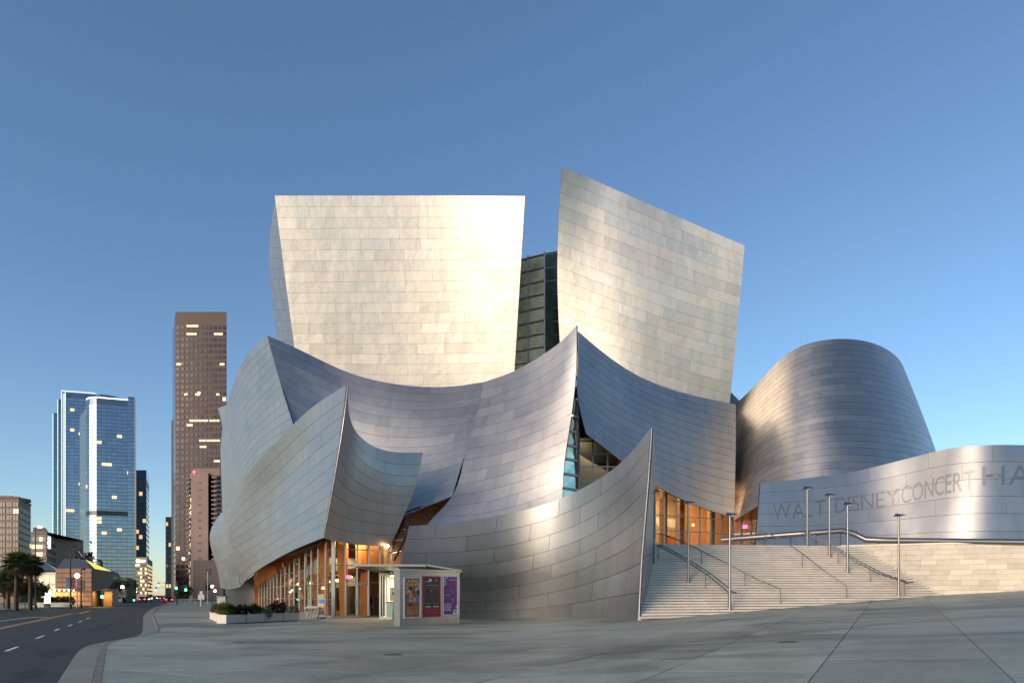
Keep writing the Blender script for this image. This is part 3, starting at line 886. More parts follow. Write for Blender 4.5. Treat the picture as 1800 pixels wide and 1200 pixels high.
for o, m, mb, nn in rest.values():
    tag(mb.build('steel_cladding', m, o, nn), kind='stuff')

# ================================================================== GLAZING, LOBBY AND UPPER ENTRANCE (parts of the hall)
LAMPW = mat('warm_lamp', (1, 0.8, 0.5), 0.5, emit=(1.0, 0.62, 0.25), estr=9.0)
EXITRED = mat('exit_red', (0.8, 0.02, 0.05), 0.5, emit=(1.0, 0.05, 0.12), estr=5.0)
CEIL = mat('lobby_ceiling', (0.20, 0.13, 0.08), 0.8)
CARPET = mat('lobby_floor', (0.16, 0.10, 0.07), 0.6, noise=0.2)
ORANGE = mat('orange_wood_column', (0.62, 0.20, 0.04), 0.45, 0, 0.15, 0.15, 1.0, stretch=(5, 5, 0.5))
REDWOOD = mat('dark_red_wood', (0.10, 0.028, 0.015), 0.5, 0, 0.1, 0.25, 1.0, stretch=(6, 6, 0.5))

def area_light(name, parent, loc, size, power, color=(1.0, 0.72, 0.42), rot=(0, 0, 0)):
    ld = bpy.data.lights.new(name, 'AREA'); ld.energy = power; ld.color = color; ld.shape = 'RECTANGLE'; ld.size, ld.size_y = size
    o = bpy.data.objects.new(name, ld); o.location = loc; o.rotation_euler = rot; o.parent = parent; col.objects.link(o)
    return o

def glazing(parent, P0, P1, bays, levels, ztop, glass=GLASS, mw=0.10, inset=0.0, skip=(), hb=0.07):
    """one facade: panes one by one, mullions, transoms. ztop(f) height along it, levels the transom heights"""
    d = (P1 - P0).normalized(); nrm = Vector((d.y, -d.x, 0))
    for k in range(bays + 1):
        f = k / bays if isinstance(bays, int) else bays[k]
        p = P0.lerp(P1, f)
        MB().bar(Vector((p.x, p.y, levels[0])) + nrm * 0.03, Vector((p.x, p.y, ztop(f))) + nrm * 0.03, mw, mw * 1.6).build('mullion', MULL, parent)
    for k in range(bays):
        f0, f1 = k / bays, (k + 1) / bays
        a, b = P0.lerp(P1, f0), P0.lerp(P1, f1)
        lv = list(levels)
        for r in range(len(lv)):
            z0 = lv[r]; z1 = lv[r + 1] if r + 1 < len(lv) else 99
            h0, h1 = min(z1, ztop(f0)), min(z1, ztop(f1))
            if max(h0, h1) - z0 < 0.15: continue
            if r > 0 and min(ztop(f0), ztop(f1)) > z0:
                MB().bar(Vector((a.x, a.y, z0)) + nrm * 0.02, Vector((b.x, b.y, z0)) + nrm * 0.02, hb).build('transom', MULL, parent)
            if (k, r) in skip: continue
            V4 = [Vector((a.x, a.y, z0 + 0.02)), Vector((b.x, b.y, z0 + 0.02)), Vector((b.x, b.y, max(h1, z0 + 0.03))), Vector((a.x, a.y, max(h0, z0 + 0.03)))]
            V4 = [v + d * (0.03 if q in (0, 3) else -0.03) for q, v in enumerate(V4)]
            mb = MB(); mb.face(V4); mb.face([v - nrm * 0.02 for v in reversed(V4)])
            mb.build('pane', glass, parent)

# ---- street-level lobby
lob = MB()
PC, PF, PR = Vector((-13.15, 50.3, 0)), Vector((-35.2, 95.0, 0)), Vector((-9.4, 52.9, 0))
sd_ = (PF - PC).normalized(); sn_ = Vector((sd_.y, -sd_.x, 0))             # sn_ points out to the avenue or in
if sn_.x < 0: sn_ = -sn_                                                    # sn_ points into the building
lobby = MB().prism([PC.xy, PR.xy, (PR + sn_ * 6 + sd_ * 8).xy, (PF + sn_ * 11).xy, PF.xy], 0.02, 0.03).build('lobby_floor', CARPET, hall)
zs = np.array([[0.0, 5.95], [0.19, 5.65], [0.43, 5.0], [0.70, 4.05], [1.0, 3.0]])
zl = lambda f: float(np.interp(f, zs[:, 0], zs[:, 1]))
left_gl = MB().bar(PC + Vector((0, 0, 0.06)), PF + Vector((0, 0, 0.06)), 0.14).build('glass_front', MULL, hall, label='long glazed lobby front along the avenue')
glazing(left_gl, PC, PF, 16, [0.12, 1.35, 2.6, 3.9], zl)
right_gl = MB().bar(PC + Vector((0, 0, 0.06)), PR + Vector((0, 0, 0.06)), 0.14).build('glass_front', MULL, hall, label='glazed lobby front with the double door')
glazing(right_gl, PC, PR, 5, [0.12, 2.65, 3.9, 5.1], lambda f: 5.9, skip=((1, 0), (2, 0)))
MB().bar(PC + Vector((0, 0, 0)), PC + Vector((0, 0, 6.0)), 0.26).build('corner_post', MULL, right_gl)
rd_ = (PR - PC); rl_ = rd_.length; rd_.normalize(); rn_ = Vector((rd_.y, -rd_.x, 0))
for k in (0, 1):
    p0 = PC + rd_ * (rl_ * 0.2 + k * rl_ * 0.2 + 0.06); p1 = PC + rd_ * (rl_ * 0.2 + (k + 1) * rl_ * 0.2 - 0.04)
    dm = MB()
    for a, b in (((p0, .1), (p1, .1)), ((p0, 2.5), (p1, 2.5)), ((p0, .1), (p0, 2.5)), ((p1, .1), (p1, 2.5))):
        dm.bar(a[0] + Vector((0, 0, a[1])) + rn_ * .03, b[0] + Vector((0, 0, b[1])) + rn_ * .03, 0.11)
    do = dm.build('door', MULL, hall, label='glass door leaf in a grey metal frame')
    mb = MB(); V4 = [p0 + Vector((0, 0, .15)), p1 + Vector((0, 0, .15)), p1 + Vector((0, 0, 2.45)), p0 + Vector((0, 0, 2.45))]
    mb.face(V4); mb.face([v - rn_ * .02 for v in reversed(V4)]); mb.build('pane', GLASS, do)
    h = (p1 if k == 0 else p0) + rn_ * 0.12 + rd_ * (-0.14 if k == 0 else 0.14)
    MB().tube([h + Vector((0, 0, .85)), h + Vector((0, 0, 1.5))], 0.025, 6).build('handle', POLE, do)
# inside: back wall in wood boards, ceiling, columns, lamps
bw0, bw1 = PC + sn_ * 9 + sd_ * 2, PF + sn_ * 9
nb = 26
for k in range(nb):
    a, b = bw0.lerp(bw1, k / nb), bw0.lerp(bw1, (k + 0.985) / nb)
    MB().prism([a.xy, b.xy, (b + sn_ * .1).xy, (a + sn_ * .1).xy][::-1], 0.03, 7.0, random.random()).build('wood_board', WOOD, lobby)
MB().prism([(PR + sn_ * .4 + sd_ * 3.4).xy, (PR + sn_ * .4 + sd_ * 3.5).xy, (PR + sd_ * 3.5 - sn_ * 1.9).xy, (PR + sd_ * 3.4 - sn_ * 1.9).xy], 0.03, 7).build('inner_wall', WOOD, lobby)
MB().prism([(PC + sd_ * 1.4 + sn_ * .6).xy, (PR + sn_ * .1 + sd_ * 1.2).xy, (PR + sn_ * 6 + sd_ * 8).xy, (PF + sn_ * 10).xy, (PF + sn_ * .5).xy], 6.1, 6.3).build('lobby_ceiling', CEIL, lobby)
MB().prism([(PF - sn_ * .6 + sd_ * .3).xy, (PF + sn_ * 10 + sd_ * .3).xy, (PF + sn_ * 10 + sd_ * .6).xy, (PF - sn_ * .6 + sd_ * .6).xy], 0.03, 9.0).build('end_wall', WOOD, lobby)
MB().prism([(PC + sn_ * 9.2).xy, (PC + sn_ * 9.2 + sd_ * 2.4).xy, (PC + sn_ * 9.5 + sd_ * 2.4).xy, (PC + sn_ * 9.5).xy], 0.03, 7.0).build('inner_wall', WOOD, lobby)
for f, off, w in ((0.055, 1.4, 0.55), (0.16, 1.0, 0.5), (0.30, 1.6, 0.6), (0.46, 1.6, 0.6), (0.62, 1.6, 0.6), (0.8, 1.6, 0.6)):
    p = PC.lerp(PF, f) + sn_ * off
    MB().prism([(p.x - w / 2, p.y - w / 2), (p.x + w / 2, p.y - w / 2), (p.x + w / 2, p.y + w / 2), (p.x - w / 2, p.y + w / 2)], 0.03, 6.2,
               top=[(p.x - w, p.y - w / 2), (p.x + w * .4, p.y - w / 2), (p.x + w * .4, p.y + w / 2), (p.x - w, p.y + w / 2)]).build('wood_column', ORANGE, lobby)
p = PC + rd_ * 3.3 - rn_ * 2.2
MB().prism([(p.x - .5, p.y), (p.x + .5, p.y), (p.x + .5, p.y + .9), (p.x - .5, p.y + .9)], 0.03, 6.2, top=[(p.x - .1, p.y), (p.x + .1, p.y), (p.x + .1, p.y + .9), (p.x - .1, p.y + .9)]).build('wood_column', ORANGE, lobby)
MB().box((p.x + .1, p.y + 3.2, 3.1), (2.6, .3, 6.1), .3).build('inner_wall', MATS['warm_plaster'], lobby)
rng = random.Random(8)
SHELF = mat('shop_shelf_dark', (0.06, 0.04, 0.03), 0.6)
GOODS = [mat('goods_%d' % k, c_, .6) for k, c_ in enumerate(((.5, .45, .38), (.08, .12, .25), (.3, .05, .05), (.1, .2, .1), (.55, .35, .1)))]
for k in range(11):
    q = PC.lerp(PF, 0.07 + 0.082 * k) + sn_ * (3.6 + (k % 2) * 1.4)
    so = MB().prism([(q - sd_ * 1.2).xy, (q + sd_ * 1.2).xy, (q + sd_ * 1.2 + sn_ * .5).xy, (q - sd_ * 1.2 + sn_ * .5).xy][::-1], 0.03, 1.5 + .5 * (k % 3)).build('display_shelf', SHELF, lobby)
    for j in range(6):
        g_ = q + sd_ * rng.uniform(-1.0, 1.0) - sn_ * .06; z = .35 + .5 * (j % 3)
        MB().box((g_.x, g_.y, z), (.14, rng.uniform(.2, .5), rng.uniform(.2, .35)), math.atan2(sn_.y, sn_.x)).build('goods', rng.choice(GOODS), so)
for k in range(6):
    a, b = PC.lerp(PF, .05 + .15 * k) + sn_ * 2.2, PC.lerp(PF, .05 + .15 * k + .11) + sn_ * 2.2
    MB().prism([a.xy, b.xy, (b + sn_ * 4).xy, (a + sn_ * 4).xy][::-1], 3.55, 3.8).build('gallery_soffit', REDWOOD, lobby)
for k in range(7):
    q = PC.lerp(PF, 0.30 + 0.09 * k) + sn_ * 3.4
    lm = MB().ball((q.x, q.y, 3.05), 0.26, 10, 6, 0.6).build('pendant_lamp', LAMPW, lobby)
    MB().tube([(q.x, q.y, 3.2), (q.x, q.y, 6.1)], 0.02, 5).build('cord', DARK, lm)
for k in range(5):
    q = PC.lerp(PF, 0.08 + 0.07 * k) + sn_ * 5.5
    MB().ball((q.x, q.y, 3.6 + 0.25 * (k % 2)), 0.11, 8, 5).build('spot_lamp', LAMPW, lobby)
for k in range(5):
    q = PC.lerp(PF, 0.12 + 0.2 * k) + sn_ * 4.6
    area_light('lobby_lamp', lobby, (q.x, q.y, 5.95), (3.0, 6.0), 210)
q = PC + rd_ * 2.2 - rn_ * 3.0
area_light('lobby_lamp', lobby, (q.x + .6, q.y, 5.9), (2.0, 2.0), 220)
q = PC + rd_ * (rl_ * 0.27) - rn_ * 0.25
MB().box((q.x, q.y, 3.05), (0.42, 0.06, 0.26), math.atan2(rd_.y, rd_.x)).build('exit_sign', EXITRED, lobby)

# ---- narrow glazed slot between the ear and the curved wall
slot = MB()
slot.face([at(676, 1000, 54.6), at(725, 1000, 54.6), at(835, 850, 58.5), at(700, 850, 58.5)])
slot.face([at(676, 1000, 54.9), at(700, 850, 58.8), at(835, 850, 58.8), at(725, 1000, 54.9)])
slot_o = slot.build('wood_soffit', mat('soffit_wood', (0.40, 0.20, 0.09), 0.5, 0, 0, 0.3, 0.8, stretch=(1, 1, 4)), hall, label='warm wood soffit in the slot beside the ear')
for a, b in (((700, 905, 54.0), (800, 868, 56.0)), ((712, 908, 53.4), (690, 965, 52.6)), ((724, 902, 54), (712, 930, 52)), ((742, 897, 54.5), (760, 925, 53)), ((722, 925, 51.8), (692, 985, 51.0)), ((690, 950, 52.8), (712, 945, 51.4)), ((684, 972, 52.6), (704, 966, 51.2)), ((705, 918, 53.6), (725, 936, 51.6))):
    MB().bar(at(*a), at(*b), 0.14).build('strut', DARK, slot_o)
area_light('slot_lamp', hall, at(700, 985, 52.6), (0.8, 0.8), 60, rot=(math.radians(200), 0, 0))
MB().ball(at(681, 959, 51.6), 0.13, 8, 5).build('wall_lamp', LAMPW, hall)

# ---- slot between the central peak and the slate sail: glass ladder, red wood, pale panel
red = MB()
red.add([at(985, 690, 62), at(1130, 690, 62), at(1130, 905, 62), at(985, 905, 62), at(985, 690, 63), at(1130, 690, 63), at(1130, 905, 63), at(985, 905, 63)],
        [(3, 2, 1, 0), (4, 5, 6, 7), (0, 1, 5, 4), (1, 2, 6, 5), (2, 3, 7, 6), (3, 0, 4, 7)])
red_o = red.build('inner_wood_wall', REDWOOD, hall)
pale = MB(); T3 = [at(1012, 795, 60), at(1075, 832, 60), at(1110, 900, 60), at(1012, 900, 60)]
pale.face(T3[::-1]); pale.face([v + Vector((0, .2, 0)) for v in T3]); pale.build('pale_wall', mat('pale_painted_wall', (0.68, 0.62, 0.58), 0.8), red_o)
for a, b in (((1018, 690, 57.5), (1018, 890, 57.5)), ((1042, 760, 57.5), (1042, 890, 57.5)), ((1068, 780, 57.5), (1068, 880, 57.5)), ((1015, 775, 57.4), (1060, 775, 57.4)), ((1015, 797, 57.4), (1080, 797, 57.4)), ((1015, 820, 57.4), (1100, 820, 57.4)), ((1015, 847, 57.4), (1100, 847, 57.4))):
    MB().bar(at(*a), at(*b), 0.11).build('mullion', MULL, red_o)
for (xa, ya, xb, yb) in ((1018, 700, 1042, 775), (1018, 775, 1042, 797), (1018, 797, 1042, 820), (1018, 820, 1042, 847), (1018, 847, 1042, 888), (1042, 775, 1068, 797), (1042, 797, 1068, 820), (1042, 820, 1068, 847), (1042, 847, 1068, 880)):
    V4 = [at(xa + 1, yb - 1, 57.6), at(xb - 1, yb - 1, 57.6), at(xb - 1, ya + 1, 57.6), at(xa + 1, ya + 1, 57.6)]
    mb = MB(); mb.face(V4); mb.face([v + Vector((0, .02, 0)) for v in reversed(V4)]); mb.build('pane', GLASS, red_o)
area_light('slot_lamp', hall, at(1045, 770, 59.5), (2, 1), 60, rot=(math.radians(20), 0, 0))
lad = MB().bar(at(1014, 700, 53.6), at(1017, 885, 54.0), 0.16).build('glass_ladder', DARK, hall, label='ladder-like glass strip beside the central peak')
for y, xl in ((730, 1006), (757, 1001), (782, 997), (806, 993), (832, 990.5), (857, 989)):
    MB().bar(at(xl, y, 53.0), at(1016, y + 4, 53.9), 0.16).build('rung', MULL, lad)
for y, xl, y2, xl2 in ((700, 1010, 730, 1006), (730, 1006, 757, 1001), (757, 1001, 782, 997), (782, 997, 806, 993), (806, 993, 832, 990.5), (832, 990.5, 857, 989), (857, 989, 885, 988)):
    V4 = [at(xl2, y2, 53.1), at(1015, y2 + 4, 54), at(1015, y + 4, 54), at(xl, y, 53.1)]
    mb = MB(); mb.face(V4); mb.face([v + Vector((0, .03, 0)) for v in reversed(V4)]); mb.build('pane', GREENGLASS, lad)

# ---- upper entrance under the slate sail, on the terrace
QA, QB, QC = Vector((12.0, 58.6, 0)), Vector((20.4, 63.2, 0)), Vector((23.2, 61.4, 0))
ub = MB().bar(QA + Vector((0, 0, 5.06)), QB + Vector((0, 0, 5.06)), 0.14).build('glass_front', MULL, hall, label='glazed upper foyer front on the terrace')
glazing(ub, QA, QB, 7, [5.12, 6.1, 7.3, 8.6, 9.9], lambda f: 12.0 - 2.6 * f, mw=0.13)
uc = MB().bar(QB + Vector((0, 0, 5.06)), QC + Vector((0, 0, 5.06)), 0.14).build('glass_front', MULL, hall, label='glazed upper foyer front under the drum')
glazing(uc, QB, QC, 4, [5.12, 7.3], lambda f: 9.2 + 0.6 * f, mw=0.13)
und = (QB - QA).normalized(); unn = Vector((-und.y, und.x, 0))
uf = MB().prism([(QA + unn * 8 - und * 2).xy, (QB + unn * 8 + und * 4).xy, (QB + unn * 8.3 + und * 4).xy, (QA + unn * 8.3 - und * 2).xy], 5.0, 12.5).build('foyer_wall', mat('foyer_plaster', (0.60, 0.40, 0.22), 0.8, noise=0.1), hall)
MB().prism([(QA + unn * .5 - und * .4).xy, (QB + unn * .5 + und * 3).xy, (QB + unn * 8 + und * 4).xy, (QA + unn * 8 - und * 2).xy], 12.3, 12.5).build('foyer_ceiling', WOOD, uf)
# slanting walls, gallery band and posts inside
sl = MB(); c_ = [QA + unn * 3.0 + und * .2, QA + unn * 3.8 + und * 4.0]
sl.add([(*c_[0].xy, 5), (*c_[1].xy, 5), (*c_[1].xy, 8.2), (*c_[0].xy, 10.4), (*(c_[0] + unn * .3).xy, 5), (*(c_[1] + unn * .3).xy, 5), (*(c_[1] + unn * .3).xy, 8.2), (*(c_[0] + unn * .3).xy, 10.4)],
       [(0, 1, 2, 3), (7, 6, 5, 4), (3, 2, 6, 7), (1, 5, 6, 2), (4, 0, 3, 7)])
sl.build('slanting_wall', MATS['warm_plaster'], uf)
sl = MB(); c_ = [QA + unn * 5.0 + und * 4.4, QA + unn * 5.4 + und * 8.6]
sl.prism([c_[0].xy, c_[1].xy, (c_[1] + unn * .3).xy, (c_[0] + unn * .3).xy], 8.3, 9.1); sl.build('gallery_band', MATS['warm_plaster'], uf)
sl = MB(); sl.prism([(c_[0] + unn * 1).xy, (c_[1] + unn * 1).xy, (c_[1] + unn * 1.3).xy, (c_[0] + unn * 1.3).xy], 5, 7.6); sl.build('slanting_wall', ORANGE, uf)
for f in (2.6, 4.6, 8.4):
    p = QA + und * f + unn * 1.5
    MB().box((p.x, p.y, 8.2), (.5, .5, 6.4), .5).build('wood_column', WOOD, uf)
for k, (f, e) in enumerate(((1.2, 2.0), (3.4, 2.2), (5.5, 2.6), (7.2, 2.6), (9.4, 2.4))):
    p = QA + und * f + unn * e
    MB().ball((p.x, p.y, 8.0 + .3 * (k % 2)), 0.10, 8, 5).build('pendant_lamp', LAMPW, uf)
for f in (1.5, 5.5):
    p = QA + und * f + unn * 4.0
    area_light('foyer_lamp', uf, (p.x, p.y, 12.2), (3, 3), 480)
p = QB.lerp(QC, .38) - Vector((0, -0.5, 0))
MB().box((p.x, p.y, 8.0), (.5, .08, .3)).build('exit_sign', EXITRED, uf)
MB().prism([(QB + Vector((-3, 5, 0))).xy, (QC + Vector((2, 5, 0))).xy, (QC + Vector((2, 5.3, 0))).xy, (QB + Vector((-3, 5.3, 0))).xy], 5, 11).build('foyer_wall', WOOD, uf)

# ---- name of the hall on the sign wall
gu, gv = np.meshgrid(np.linspace(0, 1, 500), np.linspace(0, 1, 120))
gu, gv = gu.ravel(), gv.ravel()
gpnt = SW.ev(gu, gv)
gpx = 900 + gpnt[:, 0] / gpnt[:, 1] * FOC; gpy = HZ - (gpnt[:, 2] - EYE) / gpnt[:, 1] * FOC
def uv_of(px, py):
    k = np.argmin((gpx - px) ** 2 + (gpy - py) ** 2); return np.array([gu[k], gv[k]])
LETTER = mat('dull_letter_steel', (0.40, 0.385, 0.37), 0.5, 1.0)
def letter_mesh(ch):
    cu = bpy.data.curves.new('letter', 'FONT'); cu.body = ch; cu.size = 1.0; cu.extrude = 0.02; cu.resolution_u = 4
    o = bpy.data.objects.new('letter_source', cu); col.objects.link(o)
    d_ = bpy.context.evaluated_depsgraph_get(); me = bpy.data.meshes.new_from_object(o.evaluated_get(d_))
    V_ = np.array([tuple(v.co) for v in me.vertices]); Fs = [tuple(p.vertices) for p in me.polygons]
    bpy.data.objects.remove(o); bpy.data.curves.remove(cu); bpy.data.meshes.remove(me)
    return V_, Fs
cache = {}
for word, x0, x1, yb0, yb1, yt0, yt1 in (('WALT', 1357, 1450, 914, 905, 885, 876), ('DISNEY', 1468, 1581, 902, 887, 873, 857), ('CONCERT', 1585, 1712, 886, 859, 855, 823), ('HALL', 1727, 1862, 853, 850, 818, 813)):
    x = 0; lay = []
    for ch in word:
        if ch not in cache: cache[ch] = letter_mesh(ch)
        V_, Fs = cache[ch]
        w_ = V_[:, 0].max() - V_[:, 0].min()
        lay.append((ch, x - V_[:, 0].min())); x += w_ + 0.10
    tot = x - 0.10
    capH = 0.73
    c00, c10, c01, c11 = uv_of(x0, yb0), uv_of(x1, yb1), uv_of(x0, yt0), uv_of(x1, yt1)
    for ch, off in lay:
        V_, Fs = cache[ch]
        s_ = np.clip((V_[:, 0] + off) / tot, 0, 1)[:, None]; t_ = (V_[:, 1] / capH)[:, None]
        uv = (c00 * (1 - s_) + c10 * s_) * (1 - t_) + (c01 * (1 - s_) + c11 * s_) * t_
        p_, n_ = SW.evn(uv[:, 0], uv[:, 1])
        mb = MB(); mb.add(p_ + n_ * (0.046 + (V_[:, 2:3] > 0) * 0.012), Fs, 0.5)
        mb.build('letter', LETTER, swall)

# ================================================================== HANDRAILS, LAMPS, TUBE RAIL
def handrail(label, pts, double=False, r=0.034):
    """pts: bearings of the rail's feet on the stair, top to bottom"""
    root = empty('handrail', label, 'handrail', 'steel handrails on the stair')
    feet = [stair_at(*p) for p in pts]
    top = [f + Vector((0, 0, 0.95)) for f in feet]
    path = [top[0] + Vector((-0.35, 0.3, 0.02))] + top
    MB().tube(path, r, 8).build('rail', RAIL, root)
    if double:
        MB().tube([p + Vector((0.28, 0.0, 0.0)) for p in path], r, 8).build('rail', RAIL, root)
        e0, e1 = top[-1], top[-1] + Vector((0.28, 0, 0))
        MB().tube([e0, e0 + Vector((0.1, -0.25, 0)), e1 + Vector((0.1, -0.25, 0)), e1], r, 8).build('rail_end', RAIL, root)
    n = max(2, int((feet[-1] - feet[0]).length / 2.2))
    allf = []
    for k in range(n + 1):
        t = k / n * (len(feet) - 1); i = min(int(t), len(feet) - 2)
        allf.append(feet[i].lerp(feet[i + 1], t - i))
    for f in allf:
        zb = stair_height(f.x, f.y + 0.02) - 0.02
        MB().tube([(f.x, f.y, zb), (f.x, f.y, f.z + 0.95)], r * 0.8, 6).build('post', RAIL, root)
        if double: MB().bar((f.x, f.y, f.z + 0.9), (f.x + 0.28, f.y, f.z + 0.9), 0.04).build('bracket', RAIL, root)
    return root
handrail('double steel handrail on the stair nearest the curved wall', [(1157, 985), (1200, 1009), (1240, 1035), (1270, 1060), (1280, 1070)], True)
handrail('single steel handrail second from the curved wall on the stair', [(1164, 963), (1215, 985), (1270, 1013), (1330, 1045), (1372, 1063)])
handrail('single steel handrail in the middle right of the stair', [(1345, 960), (1375, 973), (1410, 998), (1450, 1030), (1488, 1056)])
handrail('double steel handrail on the stair nearest the stone wall', [(1415, 960), (1460, 985), (1500, 1010), (1545, 1034), (1590, 1049)], True)

LAMPGLASS = mat('frosted_lamp', (0.75, 0.75, 0.72), 0.3)
def stair_lamp(px, base, top, label):
    f = stair_at(px, base); zt_ = EYE + (HZ - top) / FOC * f.y
    zb = stair_height(f.x, f.y + 0.05)
    root = empty('lamp_post', label, 'lamp post', 'slim steel lamp posts on the stair')
    MB().tube([(f.x, f.y, zb), (f.x, f.y, zb + .04)], 0.16, 10).build('base_plate', POLE, root)
    MB().tube([(f.x, f.y, zb + .03), (f.x, f.y, zt_)], [0.075, 0.06], 10).build('pole', POLE, root)
    MB().add([], [])
    hd = MB()
    hd.add([(f.x - .12, f.y - .15, zt_ + .02), (f.x + .55, f.y - .1, zt_ + .10), (f.x + .55, f.y + .1, zt_ + .10), (f.x - .12, f.y + .15, zt_ + .02), (f.x - .05, f.y, zt_ + .22), (f.x + .5, f.y, zt_ + .16)],
           [(3, 2, 1, 0), (0, 1, 5, 4), (3, 4, 5, 2), (1, 2, 5), (0, 4, 3)])
    for v in range(len(hd.v)):
        x, y, z = hd.v[v]; hd.v[v] = (x - .15, y, z)
    hd.build('lamp_head', POLE, root)
    MB().box((f.x + .05, f.y, zt_ + .03), (.3, .14, .04)).build('lens', LAMPGLASS, root)
for px, b_, t_, lb in ((1151, 992, 866, 'slim lamp post hugging the curved wall at the stair'), (1210, 1026, 886, 'slim lamp post halfway up the left of the stair'), (1283, 1075, 907, 'slim lamp post at the foot of the stair, left row'),
                       (1419, 962, 860, 'slim lamp post at the head of the stair, first under the lettering'), (1458, 982, 872, 'slim lamp post near the head of the stair, second of the right row'),
                       (1490, 1010, 888, 'slim lamp post on the right of the stair, third of the right row'), (1580, 1050, 908, 'slim lamp post at the foot of the stair beside the stone wall')):
    stair_lamp(px, b_, t_, lb)

tr = empty('tube_rail', 'fat steel tube rail along the terrace edge', 'railing')
tp = [at(1268, 949, 51), at(1300, 946, 50.4), at(1390, 939, 48.6), at(1480, 932.5, 47.0), at(1500, 937, 46.9), at(1522, 948, 46.4), at(1560, 949.5, 45.8), at(1680, 951, 44.3), at(1800, 952.5, 42.8), at(1905, 953.5, 41.4)]
MB().tube(tp, 0.20, 14).build('tube', POLE, tr)
for px, d in ((1300, 50.4), (1345, 49.5), (1390, 48.6), (1435, 47.8), (1478, 47.1), (1545, 46.0), (1600, 45.3), (1660, 44.6), (1725, 43.8), (1790, 43.0)):
    y = np.interp(px, [1268, 1300, 1390, 1480, 1522, 1680, 1800], [949, 946, 939, 932.5, 948, 951, 952.5])
    t = at(px, y, d)
    MB().bar((t.x, t.y, 5.0), (t.x, t.y, t.z - .1), 0.09).build('post', POLE, tr)

# ================================================================== PLAZA FURNITURE
# ---- canopy over the ticket window
can = empty('canopy', 'flat steel canopy over the ticket booth beside the lobby', 'canopy')
c = MB()
lo = [(-9.3, 40.0, 3.38), (-5.03, 40.0, 3.36), (-6.0, 51.5, 3.36), (-10.3, 51.5, 3.38)]
c.add([lo[0], lo[1], lo[2], lo[3]] + [(x, y, z + .13) for x, y, z in lo], [(3, 2, 1, 0), (4, 5, 6, 7), (0, 1, 5, 4), (1, 2, 6, 5), (2, 3, 7, 6), (3, 0, 4, 7)])
c.build('roof_slab', mat('canopy_steel', (0.30, 0.28, 0.26), 0.4, 0.9), can)
c = MB()
lo = [(-5.0, 40.0, 3.40), (-2.95, 40.0, 3.06), (-3.4, 47.5, 3.06), (-5.7, 47.5, 3.40)]
c.add(lo + [(x, y, z + .10) for x, y, z in lo], [(3, 2, 1, 0), (4, 5, 6, 7), (0, 1, 5, 4), (1, 2, 6, 5), (2, 3, 7, 6), (3, 0, 4, 7)])
c.build('sloping_slab', POLE, can)
for x, y in ((-9.6, 50.9), (-5.75, 47.0)):
    MB().tube([(x, y, 0), (x, y, 3.38)], 0.09, 8).build('post', POLE, can)

# ---- ticket booth
bo = empty('ticket_booth', 'small glazed ticket booth under the canopy', 'booth')
BX0, BX1, BY0, BY1 = -9.25, -6.9, 47.6, 49.8
BFRAME = mat('booth_frame', (0.55, 0.54, 0.50), 0.5)
MB().box(((BX0 + BX1) / 2, (BY0 + BY1) / 2, .08), (BX1 - BX0, BY1 - BY0, .16)).build('plinth', BFRAME, bo)
MB().box(((BX0 + BX1) / 2, BY1 - .05, 1.6), (BX1 - BX0 - .1, .1, 2.9)).build('back_wall', mat('booth_wall', (0.72, 0.70, 0.58), 0.7), bo)
MB().box(((BX0 + BX1) / 2, (BY0 + BY1) / 2, 3.15), (BX1 - BX0, BY1 - BY0, .16)).build('roof', BFRAME, bo)
for x in (BX0 + .05, BX0 + .5, BX1 - .05):
    for y in (BY0 + .05, BY1 - .17):
        MB().box((x, y, 1.62), (.09, .09, 2.9)).build('post', BFRAME, bo)
MB().box(((BX0 + BX1) / 2 + .22, BY0 + .1, 1.18), (BX1 - BX0 - .5, .34, .08)).build('counter', DARK, bo)
MB().box(((BX0 + BX1) / 2 + .25, BY0 + .06, .65), (BX1 - BX0 - .62, .06, .95)).build('lower_panel', mat('pale_green_panel', (0.27, 0.42, 0.35), 0.5), bo)
mb = MB(); mb.face([(BX0 + .55, BY0 + .04, 1.25), (BX1 - .1, BY0 + .04, 1.25), (BX1 - .1, BY0 + .04, 3.0), (BX0 + .55, BY0 + .04, 3.0)]); mb.build('pane', GLASS, bo)
mb = MB(); mb.face([(BX0 + .1, BY0 + .04, .2), (BX0 + .45, BY0 + .04, .2), (BX0 + .45, BY0 + .04, 3.0), (BX0 + .1, BY0 + .04, 3.0)]); mb.build('pane', GLASS, bo)
MB().box((BX0 + 1.2, BY0 + .5, 1.75), (1.1, .1, .95)).build('notice_board', mat('cream_board', (0.85, 0.80, 0.58), 0.6), bo)
mb = MB(); mb.tube([(BX0 + .95, BY0 + .42, 1.8), (BX0 + .95, BY0 + .45, 1.8)], 0.12, 12); mb.build('speak_hole', DARK, bo)
MB().box((BX0 + 1.35, BY0 + .5, 2.34), (.7, .08, .10)).build('red_display', mat('red_display', (.9, .1, .02), .5, emit=(1, .16, .03), estr=3.0), bo)
MB().box((BX0 + 1.35, BY0 + .5, 2.45), (.7, .08, .06)).build('orange_display', mat('orange_display', (.9, .5, .02), .5, emit=(1, .5, .05), estr=3.0), bo)
MB().box((BX0 + 1.2, BY0 + 1.1, 3.05), (1.2, .2, .05)).build('ceiling_lamp', LAMPW, bo)
area_light('booth_lamp', bo, (BX0 + 1.2, BY0 + 1.1, 3.0), (1.2, .8), 60, (1.0, .9, .65))

